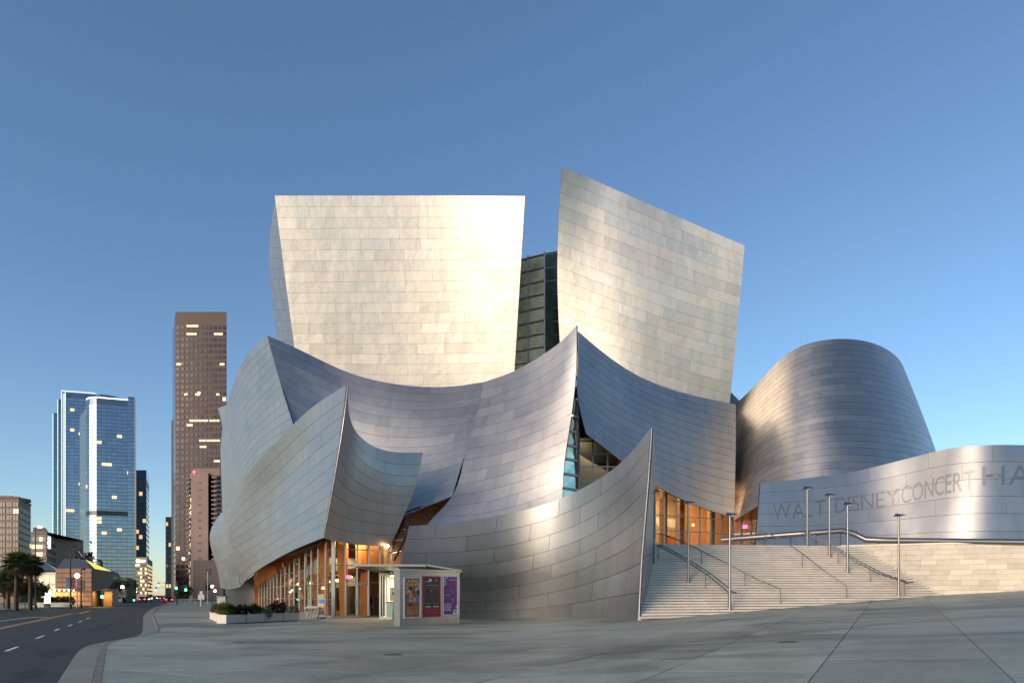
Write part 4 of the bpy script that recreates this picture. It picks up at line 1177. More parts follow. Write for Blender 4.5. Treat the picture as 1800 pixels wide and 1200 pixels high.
# ---- poster kiosk
ki = empty('poster_kiosk', 'steel kiosk wall showing three event posters', 'kiosk')
K0, K1 = at(703, 1100, 37.0), at(808, 1095, 40.2)
K0.z = K1.z = 0
kd = (K1 - K0).normalized(); kl = (K1 - K0).length; kn = Vector((kd.y, -kd.x, 0))
KST = mat('kiosk_steel', (0.30, 0.29, 0.275), 0.4, 0.95, noise=0.12, nscale=1.2)
MB().prism([K0.xy, K1.xy, (K1 - kn * .55).xy, (K0 - kn * .55).xy], -0.02, 3.0).build('body', KST, ki)
MB().prism([(K0 + kn * .06 - kd * .06).xy, (K1 + kn * .06 + kd * .08).xy, (K1 - kn * .6 + kd * .08).xy, (K0 - kn * .6 - kd * .06).xy], 3.0, 3.13).build('cap', KST, ki)
def poster(t0, t1, z0, z1, frame, ground, label):
    def P(u, v, e): 
        p = K0 + kd * (kl * (t0 + (t1 - t0) * u)) + kn * e; return Vector((p.x, p.y, z0 + (z1 - z0) * v))
    w = MB(); 
    for (a, b, c_, d_) in ((0, 0, 1, .025), (0, .975, 1, 1), (0, .025, .05, .975), (.95, .025, 1, .975)):
        q = [P(a, b, .05), P(c_, b, .05), P(c_, d_, .05), P(a, d_, .05)]; r = [P(a, b, 0.001), P(c_, b, 0.001), P(c_, d_, 0.001), P(a, d_, 0.001)]
        w.add(q + r, [(0, 1, 2, 3), (0, 4, 5, 1), (1, 5, 6, 2), (2, 6, 7, 3), (3, 7, 4, 0)])
    o = w.build('poster_frame', frame, ki, label=label)
    s = MB(); s.face([P(.05, .025, .012), P(.95, .025, .012), P(.95, .975, .012), P(.05, .975, .012)]); s.build('poster', ground, o)
    def rect(u0, v0, u1, v1, m, e=.016, nm='print'):
        s = MB(); s.face([P(u0, v0, e), P(u1, v0, e), P(u1, v1, e), P(u0, v1, e)]); s.build(nm, m, o)
    def polyp(pts, m, e=.018):
        s = MB(); s.face([P(u, v, e) for u, v in pts]); s.build('print', m, o)
    def text(body, u0, v0, u1, v1, m, e=.022):
        V_, Fs = letter_mesh(body)
        x0_, x1_ = V_[:, 0].min(), V_[:, 0].max(); y0_, y1_ = V_[:, 1].min(), V_[:, 1].max()
        s = MB(); s.add([P(u0 + (u1 - u0) * (x - x0_) / (x1_ - x0_), v0 + (v1 - v0) * (y - y0_) / (y1_ - y0_), e + (0.004 if z > 0 else 0)) for x, y, z in V_], Fs); s.build('lettering', m, o)
    return rect, polyp, text
def flat(name, c): return mat(name, c, 0.45)
CREAM = flat('print_cream', (0.72, 0.60, 0.42)); WHITEP = flat('print_white', (0.8, 0.8, 0.82))
rect, polyp, text = poster(0.055, 0.325, 0.42, 2.68, mat('pale_frame', (.7, .69, .66), .4), mat('poster_amber', (0.40, 0.13, 0.04), 0.5, noise=0.5, nscale=3.5), 'amber poster crowded with musicians')
text('LA PHIL', .12, .85, .9, .95, CREAM)
rect(.05, .78, .95, .84, flat('print_gold', (.55, .33, .09)))
rng = random.Random(9)
pal = [flat('print_%s' % n, c_) for n, c_ in (('slate', (.16, .20, .34)), ('brown', (.22, .10, .05)), ('sand', (.50, .36, .20)), ('black', (.02, .02, .02)), ('rose', (.35, .10, .08)), ('sage', (.22, .26, .16)))]
for r in range(5):
    for q in range(4):
        u, v = .07 + q * .22 + rng.uniform(-.02, .02), .28 + r * .10
        n_ = 7; cx_, cy_, rx, ry = u + .1, v + .05, rng.uniform(.09, .14), rng.uniform(.045, .075); a0 = rng.uniform(0, 6)
        polyp([(min(.94, max(.06, cx_ + rx * math.cos(a0 + 6.283 * k / n_) * rng.uniform(.6, 1.15))), cy_ + ry * math.sin(a0 + 6.283 * k / n_) * rng.uniform(.6, 1.15)) for k in range(n_)], rng.choice(pal), .015 + .0006 * (r * 4 + q))
for u, v in ((.62, .47), (.3, .66), (.72, .70)):
    polyp([(u + .06 * math.cos(6.283 * k / 10), v + .035 * math.sin(6.283 * k / 10)) for k in range(10)], CREAM, .031)
for k in range(3): rect(.14, .10 + .045 * k, .14 + .6 - .1 * k, .115 + .045 * k, flat('print_peach', (.6, .3, .14)))
rect, polyp, text = poster(0.365, 0.655, 0.46, 2.76, mat('crimson_frame', (.35, .01, .035), .4), mat('poster_crimson', (0.30, 0.012, 0.03), 0.45), 'black and crimson poster with a small white crest')
rect(.10, .22, .90, .955, flat('print_night', (.010, .012, .015)))
rect(.34, .88, .48, .935, WHITEP, .02); rect(.14, .86, .48, .872, WHITEP, .02)
polyp([(.76 + .055 * math.cos(6.283 * k / 12), .90 + .027 * math.sin(6.283 * k / 12)) for k in range(12)], flat('print_grey', (.3, .32, .33)), .02)
rect(.14, .765, .88, .78, flat('print_grey', (.3, .3, .3)), .02); rect(.22, .69, .8, .70, flat('print_dim', (.12, .13, .13)), .02)
polyp([(.47 + .04 * math.cos(6.283 * k / 10), .635 + .02 * math.sin(6.283 * k / 10)) for k in range(10)], flat('print_grey', (.3, .3, .3)), .02)
for u in (.13, .57): rect(u, .24, u + .32, .265, CREAM, .02); rect(u, .32, u + .30, .335, flat('print_sage2', (.2, .24, .2)), .02)
for k in range(2): rect(.14, .10 + .06 * k, .86, .118 + .06 * k, flat('print_rose2', (.5, .06, .09)), .02)
rect, polyp, text = poster(0.695, 0.965, 0.52, 2.80, mat('white_frame', (.75, .73, .78), .4), mat('poster_violet', (0.22, 0.035, 0.20), 0.45), 'violet poster with a leaping dancer')
for u, v, s_ in ((.12, .90, .10), (.17, .80, .07), (.27, .95, .05), (.08, .75, .05), (.86, .09, .12), (.72, .06, .07), (.9, .22, .06), (.76, .14, .04)):
    polyp([(min(.95, max(.05, u + s_ * math.cos(6.283 * k / 14))), min(.975, max(.025, v + s_ * .5 * math.sin(6.283 * k / 14)))) for k in range(14)], WHITEP, .017)
    polyp([(min(.95, max(.05, u + .5 * s_ * math.cos(6.283 * k / 14))), v + s_ * .25 * math.sin(6.283 * k / 14)) for k in range(14)] if .03 < v - .03 else [(u, v), (u + .01, v), (u, v + .01)], MATS['poster_violet'], .02)
rect(.42, .885, .9, .925, flat('print_sky', (.25, .35, .60)), .02)
SKIN = flat('print_skin', (.55, .42, .42)); NAVY = flat('print_navy', (.06, .06, .12))
polyp([(.52 + .085 * math.cos(6.283 * k / 12), .665 + .055 * math.sin(6.283 * k / 12)) for k in range(12)], NAVY, .02)
polyp([(.535 + .035 * math.cos(6.283 * k / 10), .645 + .025 * math.sin(6.283 * k / 10)) for k in range(10)], SKIN, .022)
polyp([(.50, .61), (.58, .61), (.66, .44), (.52, .43)], NAVY, .021)
polyp([(.06, .515), (.30, .505), (.52, .53), (.52, .55), (.30, .525)], SKIN, .023)
polyp([(.58, .60), (.74, .565), (.75, .575), (.59, .62)], SKIN, .023)
polyp([(.60, .44), (.66, .45), (.70, .38), (.62, .34), (.60, .35), (.655, .385)], SKIN, .023)
for k in range(7): rect(.10, .12 + .028 * k, .10 + (.42 if k % 3 else .52), .13 + .028 * k, WHITEP, .02)

# ---- white planter boxes with shrubs
PLANTER = mat('cream_planter', (0.62, 0.56, 0.49), 0.7, 0, 0.05, 0.06, 2.0)
SOIL = mat('soil', (0.05, 0.035, 0.025), 0.9)
def planter(c, rz, label, L=1.5, W=0.75, H=0.5):
    root = empty('planter_box', label, 'planter', 'cream planter boxes by the lobby', loc=(c.x, c.y, 0)); root.rotation_euler = (0, 0, rz)
    for cx_, cy_, sx_, sy_ in ((0, -W / 2 + .03, L, .06), (0, W / 2 - .03, L, .06), (-L / 2 + .03, 0, .06, W - .124), (L / 2 - .03, 0, .06, W - .124)):
        MB().box((cx_, cy_, .04 + H / 2), (sx_, sy_, H)).build('side', PLANTER, root)
    MB().box((0, 0, .28), (L - .14, W - .14, .4)).build('soil', SOIL, root)
    for sx_ in (-1, 1): MB().box((sx_ * (L / 2 - .15), 0, .02), (.1, W - .2, .04)).build('foot', DARK, root)
    return root
CR = Vector((-16.6, 39.6, 0)); d_fr = (Vector((-13.9, 45.9, 0)) - CR).normalized(); d_lf = Vector((-0.46, 0.888, 0))
plpos = []
wf = ('at the corner', 'second from the corner', 'third from the corner', 'at the lobby end')
for k in range(4):
    p = CR + d_fr * (0.78 + 1.58 * k) + Vector((-.919, .394, 0)) * .375; plpos.append(p)
    planter(p, math.atan2(d_fr.y, d_fr.x), 'cream planter box in the row facing the plaza, ' + wf[k])
wl_ = ('next to the corner', 'second up the avenue', 'third up the avenue', 'fourth up the avenue', 'last up the avenue')
lfpos = []
for k in range(5):
    p = CR + d_lf * (2.05 + 1.58 * k) + Vector((.888, .46, 0)) * .3 + Vector((-.25, 0, 0)); lfpos.append(p)
    planter(p, math.atan2(d_lf.y, d_lf.x), 'cream planter box in the row along the avenue, ' + wl_[k])

def leaf_mat(name, c, tone=0.35):
    return mat(name, c, 0.6, 0, tone, 0, spec=0.3)
def shrub(c, rx, rz_, n, m, leaf, label, base=.5, style='ball', name='shrub', group='shrubs in the planter boxes', seed=0):
    rng = random.Random(seed)
    root = empty(name, label, 'shrub', group)
    st = MB()
    for k in range(6):
        a = rng.uniform(0, 6.283); st.tube([(c.x, c.y, base - .1), (c.x + math.cos(a) * rx * .4, c.y + math.sin(a) * rx * .4, base + rz_ * .9)], [.03, .01], 5)
    st.build('stem', mat('shrub_stem', (.08, .05, .03), .8), root)
    fo = MB()
    for k in range(n):
        if style == 'grass':
            a = rng.uniform(0, 6.283); r_ = rx * rng.random() ** .5; h = rz_ * rng.uniform(1.2, 2.0)
            b0 = Vector((c.x + math.cos(a) * r_ * .35, c.y + math.sin(a) * r_ * .35, base - .05)); tip = Vector((c.x + math.cos(a) * r_ * 1.5, c.y + math.sin(a) * r_ * 1.5, base + h * (1.1 - .5 * r_ / rx)))
            md = b0.lerp(tip, .55) + Vector((0, 0, h * .18)); w = Vector((-math.sin(a), math.cos(a), 0)) * leaf * .25
            t = rng.random()
            fo.add([b0 - w, b0 + w, md + w, md - w, tip], [(0, 1, 2, 3), (3, 2, 4)], t)
        else:
            th, ph = rng.uniform(0, 6.283), math.acos(rng.uniform(-.75, 1)); rr = rng.uniform(.45, 1.0) ** .6 * (1 + .22 * math.sin(3 * th + seed) * math.sin(2.3 * ph + seed))
            p = Vector((c.x + rx * rr * math.sin(ph) * math.cos(th), c.y + rx * rr * math.sin(ph) * math.sin(th), base + rz_ * .75 + rz_ * rr * math.cos(ph)))
            d = Vector((rng.gauss(0, 1), rng.gauss(0, 1), rng.gauss(.3, 1))).normalized(); e = d.cross(Vector((rng.gauss(0, 1), rng.gauss(0, 1), rng.gauss(0, 1)))).normalized()
            l = leaf * rng.uniform(.6, 1.3)
            fo.add([p - d * l, p + e * l * .4, p + d * l, p - e * l * .4], [(0, 1, 2, 3)], rng.random())
    fo.build('foliage', m, root)
SILVER = leaf_mat('silver_leaf', (.115, .135, .075)); GREEN = leaf_mat('green_leaf', (.055, .085, .02)); PURPLE = leaf_mat('purple_leaf', (.022, .010, .016)); RUST = leaf_mat('rust_grass', (.17, .095, .035))
shrub(plpos[0] - d_fr * .2, .5, .42, 700, GREEN, .10, 'green grassy tuft spilling over the corner planter', style='grass', seed=1)
shrub(lfpos[0], .55, .45, 700, RUST, .10, 'rust coloured grass in the planter beside the corner', style='grass', seed=2)
shrub(lfpos[1], .55, .40, 600, SILVER, .09, 'pale grey grass in the planter along the avenue', style='grass', seed=3)
shrub(plpos[0] + d_fr * .75, .5, .36, 700, PURPLE, .09, 'low dark purple shrub between corner and second planter', seed=4)
shrub(plpos[1] + d_fr * .2, .42, .42, 600, GREEN, .12, 'bright green spiky plant in the second planter', style='grass', seed=5)
shrub(plpos[2] - d_fr * .5, .5, .40, 900, SILVER, .07, 'grey green bush hanging over the third planter', base=.25, seed=6)
shrub(plpos[2] + d_fr * .7, .6, .40, 900, PURPLE, .11, 'large dark purple leafy shrub in the third planter', base=.55, seed=7)
shrub(plpos[3] + d_fr * .55, .42, .48, 900, SILVER, .06, 'rounded grey green bush at the lobby end of the planters', base=.22, seed=8)
shrub(lfpos[3], .5, .35, 600, GREEN, .09, 'small green shrub in the fourth planter up the avenue', seed=9)

# ---- folded white chairs and leaflet stand beside the door
CHW = mat('white_shell', (.72, .71, .70), .4)
ch_pos = [at(541, 1088, 49.0), at(546.5, 1088, 48.9), at(552, 1088, 48.8), at(557, 1088, 48.7)]
ow = ('nearest the planters', 'second from the planters', 'third from the planters', 'nearest the leaflet stand')
ch_src = None
def chair_parts(root):
    MB().box((0, 0, .50), (.05, .40, .04)).build('seat_rail', POLE, root)
    s = MB(); s.add([(-.16, -.2, .74), (.10, -.2, .86), (.10, .2, .86), (-.16, .2, .74), (-.16, -.2, .78), (.10, -.2, .90), (.10, .2, .90), (-.16, .2, .78)], [(3, 2, 1, 0), (4, 5, 6, 7), (0, 1, 5, 4), (1, 2, 6, 5), (2, 3, 7, 6), (3, 0, 4, 7)]); s.build('seat', CHW, root)
    for sx_ in (-1, 1):
        for sy_ in (-1, 1):
            MB().tube([(sx_ * .13, sy_ * .22, 0), (sx_ * .02, sy_ * .18, .5), (-sx_ * .06, sy_ * .17, .80)], .020, 6).build('leg', POLE, root)
for k, p in enumerate(ch_pos):
    lb = 'white and steel folding seat in the row by the lobby door, ' + ow[k]
    root = empty('folding_seat', lb, 'seat', 'white folding seats by the lobby door', loc=(p.x, p.y, 0.0)); root.rotation_euler = (0, 0, .5)
    if ch_src is None:
        chair_parts(root); ch_src = root
    else:
        for c_ in list(ch_src.children):
            q = c_.copy(); col.objects.link(q); q.parent = root
ls = empty('leaflet_stand', 'leaflet stand with blue and yellow panels beside the glass corner', 'stand')
p = at(565, 1088, 49.0)
MB().box((p.x, p.y, .05), (.5, .4, .1)).build('base', DARK, ls)
MB().box((p.x, p.y + .05, .9), (.46, .05, 1.7)).build('board', mat('stand_grey', (.42, .45, .55), .5), ls)
for z, h, c_ in ((1.62, .2, (.45, .40, .06)), (1.25, .28, (.10, .22, .45)), (.85, .3, (.75, .45, .08)), (.45, .3, (.28, .12, .08))):
    MB().box((p.x, p.y, z), (.36, .03, h)).build('leaflet', flat('leaflet_%d' % int(z * 100), c_), ls)

# ================================================================== THE CITY BEHIND
SKYGLASS = mat('sky_glass', (0.21, 0.265, 0.33), 0.10, 0.9, tone=0.10)
SKYGLASS2 = mat('teal_glass', (0.13, 0.22, 0.25), 0.10, 0.9, tone=0.10)
SPAN = mat('glass_spandrel', (0.10, 0.14, 0.19), 0.25, 0.6)
BLACKG = mat('black_glazing', (0.012, 0.014, 0.017), 0.15, 0.2)
LIT = mat('lit_window', (1, .85, .6), .5, emit=(1.0, 0.66, 0.30), estr=.45)
GRANITE = mat('red_granite', (0.058, 0.022, 0.020), 0.5, noise=0.08, nscale=0.2)
REDGLASS = mat('bronze_glass', (0.035, 0.028, 0.03), 0.15, 0.3, tone=0.5)
TAN = mat('tan_precast', (0.24, 0.16, 0.12), 0.8, noise=0.08, nscale=0.3)
TAN2 = mat('grey_tan_precast', (0.22, 0.185, 0.155), 0.8, noise=0.08, nscale=0.3)
PINKISH = mat('pinkish_concrete', (0.28, 0.20, 0.17), 0.8, noise=0.08, nscale=0.3)
WINDARK = mat('window_glass_dark', (0.03, 0.033, 0.04), 0.2, 0.2, tone=0.4)
PALE = mat('pale_precast', (0.30, 0.26, 0.21), 0.8)

def foot_px(pts):
    return [at(px, HZ, d).xy for px, d in pts]
def zpx(py, d): return EYE + (HZ - py) / FOC * d
def bands(mb, foot, edges, z0, z1, fh, h, proud, seg, rng, lit=None, litp=0.0, litmb=None, cut=0.04):
    """window ribbons floor by floor on chosen footprint edges, split into panes of about seg metres"""
    n = len(foot)
    for e in edges:
        a, b = Vector((*foot[e], 0)), Vector((*foot[(e + 1) % n], 0))
        d = (b - a); L = d.length; d.normalize(); nr = Vector((d.y, -d.x, 0))
        ns = max(1, round(L / seg)); z = z0
        while z + h < z1:
            for k in range(ns):
                p, q = a + d * (L * (k + cut) / ns), a + d * (L * (k + 1 - cut) / ns)
                islit = litmb is not None and rng.random() < litp
                t = litmb if islit else mb
                P4 = [Vector((p.x, p.y, z)), Vector((q.x, q.y, z)), Vector((q.x, q.y, z + h)), Vector((p.x, p.y, z + h))]
                o4 = [v + nr * (proud + (.05 if islit else 0)) for v in P4]
                t.add(o4 + P4, [(0, 1, 2, 3), (0, 4, 5, 1), (1, 5, 6, 2), (2, 6, 7, 3), (3, 7, 4, 0)], rng.random())
            z += fh
def tower(name, label, foot, z1, body, glass, edges, fh, h, seg, litp, seed, z0=0.0, zw=None, proud=.12, cut=.04, cat='tower', top=None):
    """footprint counter-clockwise seen from above"""
    root = empty(name, label, cat)
    MB().prism(foot, z0 - .3, z1).build('wall', body, root)
    rng = random.Random(seed); w, l = MB(), MB()
    bands(w, foot, edges, (zw if zw is not None else z0 + 3), (top if top else z1 - 1.5), fh, h, proud, seg, rng, None, litp, l, cut)
    tag(w.build('window_band', glass, root), kind='stuff')
    if l.f: tag(l.build('lit_window', LIT, root), kind='stuff')
    return root
def arc(c, r, a0, a1, n):
    return [(c[0] + r * math.cos(a0 + (a1 - a0) * k / n), c[1] + r * math.sin(a0 + (a1 - a0) * k / n)) for k in range(n + 1)]

# ---- two blue glass towers
D_ = 330.0
xL, xR = at(137, HZ, D_).x, at(222, HZ, D_).x
r_ = 9.0
ft = arc((xL + r_, D_ + r_), r_, math.pi, 1.5 * math.pi, 7) + [(xR, D_ + 5), (at(221.5, HZ, D_ + 36).x, D_ + 36), (at(140, HZ, D_ + 36).x, D_ + 36)]
z2 = zpx(699, D_)
t2 = tower('glass_tower', 'rounded blue glass tower with a dark belt, nearer of the two', ft, z2, SPAN, SKYGLASS, [0, 1, 2, 3, 4, 5, 6, 7], 1.75, 1.45, 2.1, 0.03, 2, cut=.02)
zb = zpx(905, D_)
MB().prism([(x + (-.3 if x < xL + 5 else .2), y - .3) for x, y in ft[:9]] + [(xR + .2, D_ + 8), (xL - .3, D_ + 14)], zb, zb + 2.2).build('dark_belt', BLACKG, t2)
xf0, xf1 = at(225, HZ, D_ + 3).x, at(238, HZ, D_ + 3).x
fin = [(xf0, D_ + 3), (xf1 - .8, D_ + 3.9), (at(237, HZ, D_ + 30).x - .8, D_ + 30), (at(226, HZ, D_ + 30).x, D_ + 30)]
fo_ = MB().prism(fin, 0, zpx(697, D_ + 3)).build('side_fin', SPAN, t2)
w_ = MB(); bands(w_, fin, [0], 3, zpx(698, D_ + 3), 1.75, 1.45, .12, 1.3, random.Random(3), cut=.02); tag(w_.build('window_band', SKYGLASS, t2), kind='stuff')
MB().prism([(xR + .05, D_ + 5.5), (xf0 - .05, D_ + 4), (at(224, HZ, D_ + 25).x, D_ + 25), (at(222.5, HZ, D_ + 25).x, D_ + 25)], 0, z2 - 1).build('dark_notch', BLACKG, t2)
MB().prism([(xf1 - .75, D_ + 3.7), (xf1, D_ + 3.7), (at(238, HZ, D_ + 30).x, D_ + 30), (at(237.2, HZ, D_ + 30).x, D_ + 30)], 0, zpx(698, D_)).build('dark_edge', BLACKG, t2)
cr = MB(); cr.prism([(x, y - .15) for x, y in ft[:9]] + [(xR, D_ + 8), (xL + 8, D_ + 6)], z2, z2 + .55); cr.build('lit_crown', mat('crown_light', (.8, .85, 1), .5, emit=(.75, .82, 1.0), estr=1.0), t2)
D2_ = 385.0
xL, xR = at(108, HZ, D2_).x, at(190, HZ, D2_).x
ft = [(xL, D2_), (xR - 10, D2_ + 5)] + arc((xR - 10, D2_ + 15), 10, -math.pi / 2, 0, 6)[1:] + [(at(189, HZ, D2_ + 40).x, D2_ + 40), (at(110, HZ, D2_ + 40).x, D2_ + 40)]
z1_ = zpx(688, D2_)
t1 = tower('glass_tower', 'taller blue glass tower standing behind the rounded one', ft, z1_, SPAN, SKYGLASS, [0, 1, 2, 3, 4, 5], 1.9, 1.6, 2.2, 0.03, 4, cut=.02)
for (pa, pb, yt, dd) in ((102, 107.6, 701, 390), (93, 101.8, 725, 394)):
    f2 = [at(pa, HZ, dd).xy, at(pb, HZ, dd + .7).xy, at(pb, HZ, dd + 30).xy, at(pa, HZ, dd + 30).xy]
    MB().prism(f2, 0, zpx(yt, dd)).build('stepped_wing', SPAN, t1)
    w_ = MB(); bands(w_, f2, [0], 3, zpx(yt, dd) - 1, 1.9, 1.6, .12, 1.5, random.Random(8), cut=.02); tag(w_.build('window_band', SKYGLASS2, t1), kind='stuff')
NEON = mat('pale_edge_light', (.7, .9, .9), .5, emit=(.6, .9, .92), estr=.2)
for px, yt, dd in ((108.3, 687, 384.5), (115, 689, 384.3), (101.8, 702, 389.7), (93.3, 726, 393.7)):
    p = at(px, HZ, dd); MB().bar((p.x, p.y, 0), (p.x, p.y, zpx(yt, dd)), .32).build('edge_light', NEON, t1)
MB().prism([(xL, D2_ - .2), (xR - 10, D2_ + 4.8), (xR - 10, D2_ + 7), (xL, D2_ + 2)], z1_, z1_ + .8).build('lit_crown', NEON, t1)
bd = MB().prism([at(109, HZ, 384.7).xy, at(114, HZ, 384.7).xy, at(114, HZ, 386).xy, at(109, HZ, 386).xy], 0, z1_ - 1); bd.build('dark_strip', SPAN, t1)

# ---- slim tower and pale block left of the street's end
dd = 430
ft = [at(238, HZ, dd).xy, at(257, HZ, dd).xy, at(262, HZ, dd + 30).xy, at(238, HZ, dd + 34).xy]
tower('office_tower', 'slim grey office tower with a blue glass top', ft, zpx(842, dd), mat('light_precast', (.42, .38, .34), .8), SKYGLASS, [0, 1], 3.4, 2.3, 2.2, .04, 5, cut=.06)
o_ = [o for o in bpy.data.objects if o.get('label') == 'slim grey office tower with a blue glass top'][0]
MB().prism([(x - .3 if k in (0, 3) else x + .3, y - .3) for k, (x, y) in enumerate(ft)], zpx(842, dd), zpx(826, dd)).build('glass_top', SKYGLASS, o_)
dd = 265
ft = [at(238, HZ, dd).xy, at(258.5, HZ, dd).xy, at(268, HZ, dd + 34).xy, at(246, HZ, dd + 36).xy]
pb_ = tower('office_block', 'pale office block with a round white sign near its top', ft, zpx(979, dd), PALE, WINDARK, [0, 1], 1.55, .85, .95, .42, 6, zw=2.0, cut=.12, cat='building', top=zpx(990, dd))
p = at(242, 985, dd - .3)
mb = MB(); mb.tube([(p.x, p.y, p.z), (p.x, p.y + .2, p.z)], .62, 16); SIGNW = mat('sign_white', (1, 1, 1), .5, emit=(.95, .97, 1), estr=2.0); mb.build('round_sign', SIGNW, pb_)
for k, w in enumerate((.35, .45, .3, .35)):
    q = at(246.5 + k * 2.6, 985.5, dd - .3); MB().box((q.x, q.y, q.z), (w, .15, .5 if k % 2 else .65)).build('sign_letter', SIGNW, pb_)

# ---- right side of the street's end
dd = 450
ft = [at(291, HZ, dd).xy, at(306, HZ, dd).xy, at(306, HZ, dd + 25).xy, at(293, HZ, dd + 25).xy]
tower('office_tower', 'narrow pale tower beside the street vanishing point', ft, zpx(908, dd), mat('light_precast', (.42, .38, .34), .8), SKYGLASS, [0], 3.4, 2.3, 1.9, .10, 7, cut=.16)
dd = 300
ft = [at(309, HZ, dd).xy, at(398.5, HZ, dd).xy, at(398, HZ, dd + 28).xy, at(303.5, HZ, dd + 26).xy]
rt = tower('granite_tower', 'tall dark red granite tower with scattered lit windows', ft, zpx(548, dd), GRANITE, REDGLASS, [0], 2.62, 1.55, 2.05, .008, 8, cut=.16, top=zpx(566, dd))
w_ = MB(); bands(w_, ft, [3], 3, zpx(552, dd), 2.62, 2.2, .1, 2.5, random.Random(4), cut=.02); tag(w_.build('window_band', SKYGLASS, rt), kind='stuff')
l_ = MB(); rng = random.Random(31)
for y, xs in ((573, (331, 337, 342, 346)), (587, (331, 337, 343, 379, 385, 389)), (640, (313, 316, 389, 392)), (690, (350,)), (693, (327, 346, 349, 383)), (739, (336, 340, 346, 352, 358, 363, 371, 377, 383)), (747, (331, 336)), (774, (353, 359, 366, 372, 378, 384)), (785, (354, 360)), (810, (379, 384))):
    for x in xs:
        p = at(x, y, dd - .2); l_.box((p.x, p.y, p.z), (1.3, .25, .8))
tag(l_.build('lit_window', LIT, rt), kind='stuff')
p = at(302.3, HZ, dd + 25); MB().prism([(p.x - .3, p.y), (p.x + .6, p.y), (p.x + .6, p.y + 6), (p.x - .3, p.y + 6)], 0, zpx(738, dd + 25)).build('dark_blade', GRANITE, rt)
dd = 225
fa = [at(336, HZ, dd).xy, at(366, HZ, dd).xy, at(366, HZ, dd + 16).xy, at(332.5, HZ, dd + 14).xy]
ap = tower('apartment_tower', 'pinkish concrete apartment tower with stacked balconies', fa, zpx(830, dd), PINKISH, WINDARK, [3], 2.1, 1.3, 1.9, .12, 9, cut=.25)
w_ = MB(); bands(w_, fa, [0], 6, zpx(840, dd), 2.5, .5, .08, 4.4, random.Random(6), cut=.42); tag(w_.build('small_window', WINDARK, ap), kind='stuff')
fb = [at(366.05, HZ, dd + 2).xy, at(390, HZ, dd + 2).xy, at(390, HZ, dd + 16).xy, at(366.05, HZ, dd + 16).xy]
MB().prism(fb, 0, zpx(835, dd)).build('dark_wing', REDGLASS, ap)
MB().prism([at(340, HZ, dd + 1).xy, at(386, HZ, dd + 1).xy, at(386, HZ, dd + 14).xy, at(340, HZ, dd + 14).xy], zpx(835, dd), zpx(822, dd)).build('penthouse', mat('pink_parapet', (.26, .165, .14), .8), ap)
for k in range(22):
    z = zpx(838, dd) - k * 1.5
    if z < 8: break
    p = at(378, HZ, dd + 1.2); MB().box((p.x, p.y, z), (1.7, 1.6, .5)).build('balcony', PINKISH, ap)
    p = at(334.3, HZ, dd + 5); MB().box((p.x, p.y, z), (1.0, 4.0, .45)).build('balcony', PINKISH, ap)
p = at(341, 829, dd - .5); MB().ball(p, .35, 8, 5).build('red_beacon', EXITRED, ap)
dd = 185
ft = [at(339, HZ, dd).xy, at(392, HZ, dd).xy, at(392, HZ, dd + 20).xy, at(339, HZ, dd + 20).xy]
tower('low_block', 'plain pinkish low block beside the flared tail of the hall', ft, zpx(984, dd), mat('dull_pink', (.17, .125, .115), .8, noise=.1, nscale=.4), WINDARK, [0], 4.2, 1.6, 6.5, 0.0, 10, cut=.42, cat='building')

# ---- left of the avenue: two hotel blocks
dd = 150.0
cx_ = at(33, HZ, dd)
sdir = Vector((-0.508, 1.0)).normalized()
far_ = Vector(cx_.xy) + sdir * 15
ft = [at(-75, HZ, dd).xy, cx_.xy, tuple(far_), (at(-75, HZ, dd).x, far_.y)]
hb = empty('residential_block', 'tan concrete block with a grid of windows at the left edge', 'building')
zt1 = zpx(875, dd)
MB().prism(ft, 0, zt1).build('wall', TAN, hb)
wm = MB().box((0, 0, 0), (1.12, .12, 1.02)).mesh('window', WINDARK); wl2 = MB().box((0, 0, 0), (1.12, .12, 1.02)).mesh('window', LIT)
fm = MB().box((0, 0, 0), (.06, .1, 1.04)).mesh('frame_bar', TAN)
rng = random.Random(12)
for r in range(13):
    z = zt1 - 1.4 - r * 1.48
    for c_ in range(9):
        px = 29.5 - c_ * 11.5
        if px < -12: continue
        p = at(px - 1.5, HZ, dd)
        o = share(wl2 if rng.random() < .05 else wm, 'window', hb, (p.x, p.y - .03, z)); share(fm, 'frame_bar', o, (0, -.06, 0))
w_, l_ = MB(), MB(); bands(w_, ft, [1], 2.5, zt1 - .8, 1.48, 1.0, .08, 1.9, rng, None, .03, l_, .2); tag(w_.build('side_window', WINDARK, hb), kind='stuff')
if l_.f: tag(l_.build('lit_side_window', LIT, hb), kind='stuff')
p = at(15, HZ, dd + 5); MB().box((p.x, p.y, zt1 + .4), (6, 6, .8)).build('roof_plant', DARK, hb)
MB().prism([(x + (.2 if k in (1, 2) else 0), y - (.2 if k < 2 else 0)) for k, (x, y) in enumerate(ft)], zt1, zt1 + .35).build('parapet', TAN, hb)
dd = 190.0
cx_ = at(82, HZ, dd); far_ = Vector(cx_.xy) + sdir * 33
ft = [at(30, HZ, dd).xy, cx_.xy, tuple(far_), (at(30, HZ, dd).x, far_.y)]
h2 = empty('hotel_block', 'grey tan hotel block with a vertical lit sign at its corner', 'building')
zt2 = zpx(937, dd)
MB().prism(ft, 0, zt2).build('wall', TAN2, h2)
wm = MB().box((0, 0, 0), (.9, .1, 1.1)).mesh('window', WINDARK); wl2 = MB().box((0, 0, 0), (.9, .1, 1.1)).mesh('window', LIT)
for r in range(8):
    for c_ in range(4):
        p = at(59 + c_ * 6.5, HZ, dd); share(wl2 if rng.random() < .2 else wm, 'window', h2, (p.x, p.y - .03, zt2 - 1.6 - r * 2.1))
